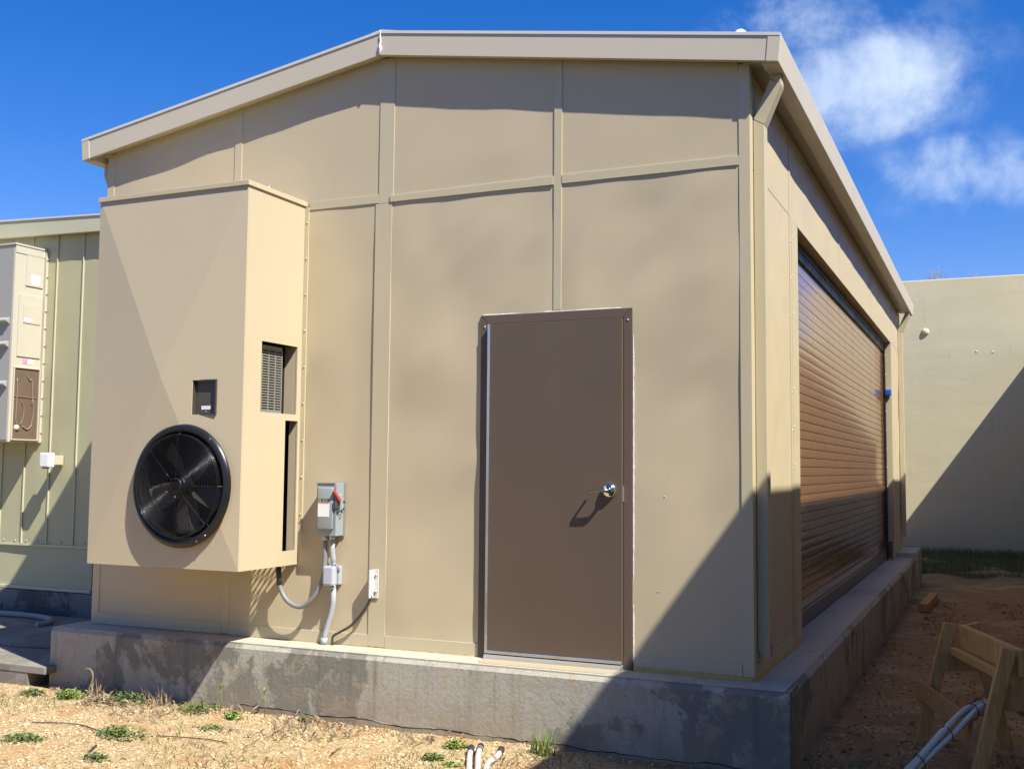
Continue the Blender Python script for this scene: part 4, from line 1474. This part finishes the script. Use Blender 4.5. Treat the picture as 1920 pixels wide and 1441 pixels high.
def leaf_clump(name, x, y, rad, h, n, mat, label, seed, blade=False, group='weeds in the gravel', cat='weed', parent=None):
    r = random.Random(seed)
    V, Fc = [], []
    gz = ground_z(x, y)
    for _ in range(n):
        k_arm = r.randrange(7); ra = random.Random(seed * 31 + k_arm)
        a = ra.uniform(0, 6.283) + r.gauss(0, .6); d = rad * r.random() ** .8 * ra.uniform(.75, 1.15)
        bx, by = x + d * math.cos(a) * 1.25, y + d * math.sin(a) * .8
        if by > -.275 and bx < 1.95 and parent is None and y < 0: by = -.275 - r.random() * .03
        if blade:
            L = h * r.uniform(.5, 1.1); an = r.uniform(0, 6.283); lean = r.uniform(.1, .7)
            w = .003 + .002 * r.random()
            dx, dy = math.cos(an), math.sin(an)
            k = len(V)
            p = [(0, 0), (.5, .3), (1., 1.)]
            for q, (t_, bnd) in enumerate(p):
                ww = w * (1 - t_ * .9)
                cx, cy, cz = bx + dx * L * lean * bnd, by + dy * L * lean * bnd, gz + L * t_ * (1 - .25 * lean * t_)
                V += [(cx - dy * ww, cy + dx * ww, cz), (cx + dy * ww, cy - dx * ww, cz)]
            Fc += [(k, k + 1, k + 3, k + 2), (k + 2, k + 3, k + 5, k + 4)]
        else:
            zc = gz + h * r.random() * max(.15, 1 - .6 * (d / rad) ** 2)
            s = r.uniform(.006, .013)
            an = r.uniform(0, 6.283); tl = r.uniform(-.7, .7); t2 = r.uniform(-.5, .9)
            ux, uy, uz = math.cos(an) * math.cos(tl), math.sin(an) * math.cos(tl), math.sin(tl)
            vx, vy, vz = -math.sin(an) * math.cos(t2), math.cos(an) * math.cos(t2), math.sin(t2)
            k = len(V)
            for (p_, q_) in ((-1.5, 0), (0, -.55), (1.5, 0), (0, .55)):
                V.append((bx + s * (ux * p_ + vx * q_), by + s * (uy * p_ + vy * q_), zc + s * (uz * p_ + vz * q_)))
            Fc.append((k, k + 1, k + 2, k + 3))
    o = mesh_obj(name, V, Fc, mat)
    if label: tag(o, label, cat, group)
    return o


W = [  # px-derived ground spots: x, y, radius, height, leaves, material, label
    (-2.56, -.47, .13, .10, 420, 'leaf', 'bushy green weed against the shaded concrete base, tallest of the weeds there'),
    (-2.75, -.55, .14, .06, 520, 'dry', 'dry brown weed patch beside the bushy green weed in the gravel'),
    (-1.98, -.38, .15, .055, 420, 'leaf', 'low green weed right at the edge of the air conditioner shadow'),
    (-1.66, -.42, .08, .05, 300, 'leaf2', 'bright green compact weed in the sun by the concrete base'),
    (-1.93, -1.17, .17, .06, 520, 'leaf', 'wide green weed in the open gravel left of the orange dirt patch'),
    (-2.43, -1.48, .13, .05, 330, 'leaf', 'green weed in the gravel at the left photo edge'),
    (-3.10, -.46, .10, .06, 420, 'leaf2', 'yellow green weed at the corner of the concrete base and the slab'),
    (-3.42, -.52, .10, .05, 260, 'leaf', 'sparse green weed in the gravel before the left concrete slab'),
    (-1.57, -.77, .09, .03, 150, 'leaf', 'small flat weed in the gravel below the bright compact weed'),
    (-1.185, -.32, .05, .04, 130, 'leaf', 'tiny green weed under the crack of the concrete base'),
    (.045, -.81, .07, .045, 240, 'leaf', 'green weed left of the white conduit ends at the bottom edge'),
    (.02, -.49, .07, .045, 260, 'leaf2', 'bright weed between the conduit ends and the concrete base'),
    (-1.70, -1.62, .08, .04, 150, 'leaf', 'small weed at the bottom edge beside a dark stick'),
    (.20, -.90, .05, .03, 90, 'leaf2', 'sparse pale weed sprig just left of the white conduit ends'),
]
for i, (x, y, rd, h, n, mt, lb_) in enumerate(W):
    leaf_clump('weed', x, y, rd, h, n, M[mt], lb_, 40 + i)
leaf_clump('grass_tuft', .54, -.42, .06, .16, 90, M['leaf2'], 'upright yellow green grass tuft by the diagonal shadow edge on the concrete base', 71, True, 'grass tufts by the concrete base', 'grass tuft')
leaf_clump('grass_tuft', -2.9, -.40, .09, .14, 60, M['dry'], 'dry straw coloured grass tuft in the shadow edge by the concrete base', 72, True, 'grass tufts by the concrete base', 'grass tuft')
leaf_clump('grass_tuft', -2.35, -.38, .09, .13, 60, M['dry'], 'dry greyish grass tuft behind the bushy green weed', 73, True, 'grass tufts by the concrete base', 'grass tuft')
# sprig with a round leafy head in front of the base
for (x, y, h, lb_) in ((-1.50, -.33, .17, 'single thin sprout with a leafy head against the sunlit concrete base'), (-1.86, -.34, .17, 'pale thin sprout at the shadow line on the concrete base')):
    m = MB()
    gz = ground_z(x, y)
    m.tube([(x, y, gz), (x + .004, y, gz + h * .5), (x - .004, y, gz + h)], [.003, .0025, .002], 5)
    r = random.Random(int(h * 100) + int(x * 10))
    for k in range(16):
        a = r.uniform(0, 6.28); e = r.uniform(-.3, .5)
        c = Vector((x - .004, y, gz + h)); d = Vector((math.cos(a), math.sin(a) * .8, e)).normalized() * r.uniform(.02, .045)
        s = d.cross(Vector((0, 0, 1))).normalized() * .007
        m.quad(c, c + d * .5 + s, c + d, c + d * .5 - s)
    o = m.build('sprout', M['leaf2']); tag(o, lb_, 'weed', 'sprouts by the base')
# curled dead stem
m = MB()
m.tube(smooth_path([(-2.99, -.44, GZ), (-2.95, -.44, GZ + .07), (-2.92, -.44, GZ + .14), (-2.925, -.44, GZ + .19), (-2.96, -.44, GZ + .215), (-2.995, -.44, GZ + .205)]), [.006] * 10 + [.005] * 10 + [.004] * 11, 6)
o = m.build('dead_stem', M['dry']); tag(o, 'pale dead weed stem curling over before the shaded concrete base', 'stem')
# dark sticks / wires on the gravel
for i, (P, r_, mt, lb_) in enumerate((
        ([(-1.90, -1.42, -.46), (-1.84, -1.52, -.462), (-1.80, -1.60, -.466)], .009, 'cable', 'short dark stick in the gravel beside the wide green weed'),
        ([(-2.75, -1.12, -.463), (-2.45, -1.05, -.462), (-2.20, -1.12, -.462), (-2.02, -1.20, -.463)], .0035, 'cable', 'thin brown root lying across the gravel, left of the wide green weed'),
        ([(-1.75, -1.08, -.463), (-1.45, -1.0, -.463), (-1.25, -1.02, -.463)], .003, 'cable', 'thin brown root lying across the gravel, right of the wide green weed'))):
    m = MB(); m.tube(smooth_path([(p[0], p[1], ground_z(p[0], p[1]) + .008) for p in P]), r_, 6)
    o = m.build('stick', M[mt]); tag(o, lb_, 'stick', 'sticks on the gravel')

# loose ground cover nobody could count
V, Fc = [], []
r = random.Random(11)
for _ in range(3800):
    x = r.uniform(-4.2, 1.0); y = -.29 - 1.9 * r.random() ** 1.2
    if fb(x * 1.7, y * 1.7, 21) < .12: continue
    if x < -3.4 and y > -.45: continue
    gz = ground_z(x, y); L = r.uniform(.015, .05); an = r.uniform(0, 6.28); w = .003
    k = len(V)
    V += [(x - w, y, gz), (x + w, y, gz), (x + math.cos(an) * L * .6, y + math.sin(an) * L * .6, gz + L)]
    Fc.append((k, k + 1, k + 2))
o = mesh_obj('ground_cover', V, Fc, M['leaf']); tag(o, 'sparse tiny green shoots scattered in the gravel', 'ground cover', kind='stuff')

V, Fc = [], []
r = random.Random(19)
for _ in range(3600):
    x = r.uniform(-4.2, 1.1); y = -.285 - (.55 if r.random() < .6 else 1.9) * r.random() ** 1.2
    if fb(x * 1.5, y * 1.5, 41) < .05: continue
    if x < -3.4 and y > -.45: continue
    gz = ground_z(x, y); L = r.uniform(.03, .085); an = r.uniform(0, 6.28); w = .0018
    k = len(V)
    dx, dy = math.cos(an), math.sin(an)
    up = r.uniform(.25, .9)
    V += [(x - dy * w, y + dx * w, gz), (x + dy * w, y - dx * w, gz), (x + dx * L * .5, y + min(dy, .2) * L * .5, gz + L * up * .8), (x + dx * L, y + min(dy, .2) * L, gz + L * up)]
    Fc += [(k, k + 1, k + 2), (k, k + 2, k + 3)]
o = mesh_obj('dry_grass', V, Fc, M['dry']); tag(o, 'thin dry straw blades scattered in the gravel along the concrete base', 'dry grass', kind='stuff')
V, Fc = [], []
r = random.Random(12)
for _ in range(26000):
    x = r.uniform(-1, 3.9); y = 12.0 + 5.3 * r.random()
    if fb(x * .8, y * .8, 31) < -.25: continue
    if y < 12.6 + .5 * fb(x, 0, 2): continue
    gz = ground_z(x, y) - .0; L = r.uniform(.05, .17) * (1 + .8 * (y > 16.6)); an = r.uniform(0, 6.28); w = .006
    k = len(V)
    V += [(x - w, y, gz - .02), (x + w, y, gz - .02), (x + math.cos(an) * L * .7, y + math.sin(an) * L * .5, gz + L * .7)]
    Fc.append((k, k + 1, k + 2))
for _ in range(1500):   # thin green under the conduits and along the base corner
    x = r.uniform(2.0, 3.6); y = r.uniform(-.8, .8)
    if fb(x * 2.2, y * 2.2, 35) < .05: continue
    gz = ground_z(x, y); L = r.uniform(.015, .06); an = r.uniform(0, 6.28); w = .003
    k = len(V)
    V += [(x - w, y, gz), (x + w, y, gz), (x + math.cos(an) * L * .7, y + math.sin(an) * L * .7, gz + L * .8)]
    Fc.append((k, k + 1, k + 2))
o = mesh_obj('grass', V, Fc, M['grass']); tag(o, 'short rough grass on the shaded ground before the back wall', 'grass', kind='stuff')
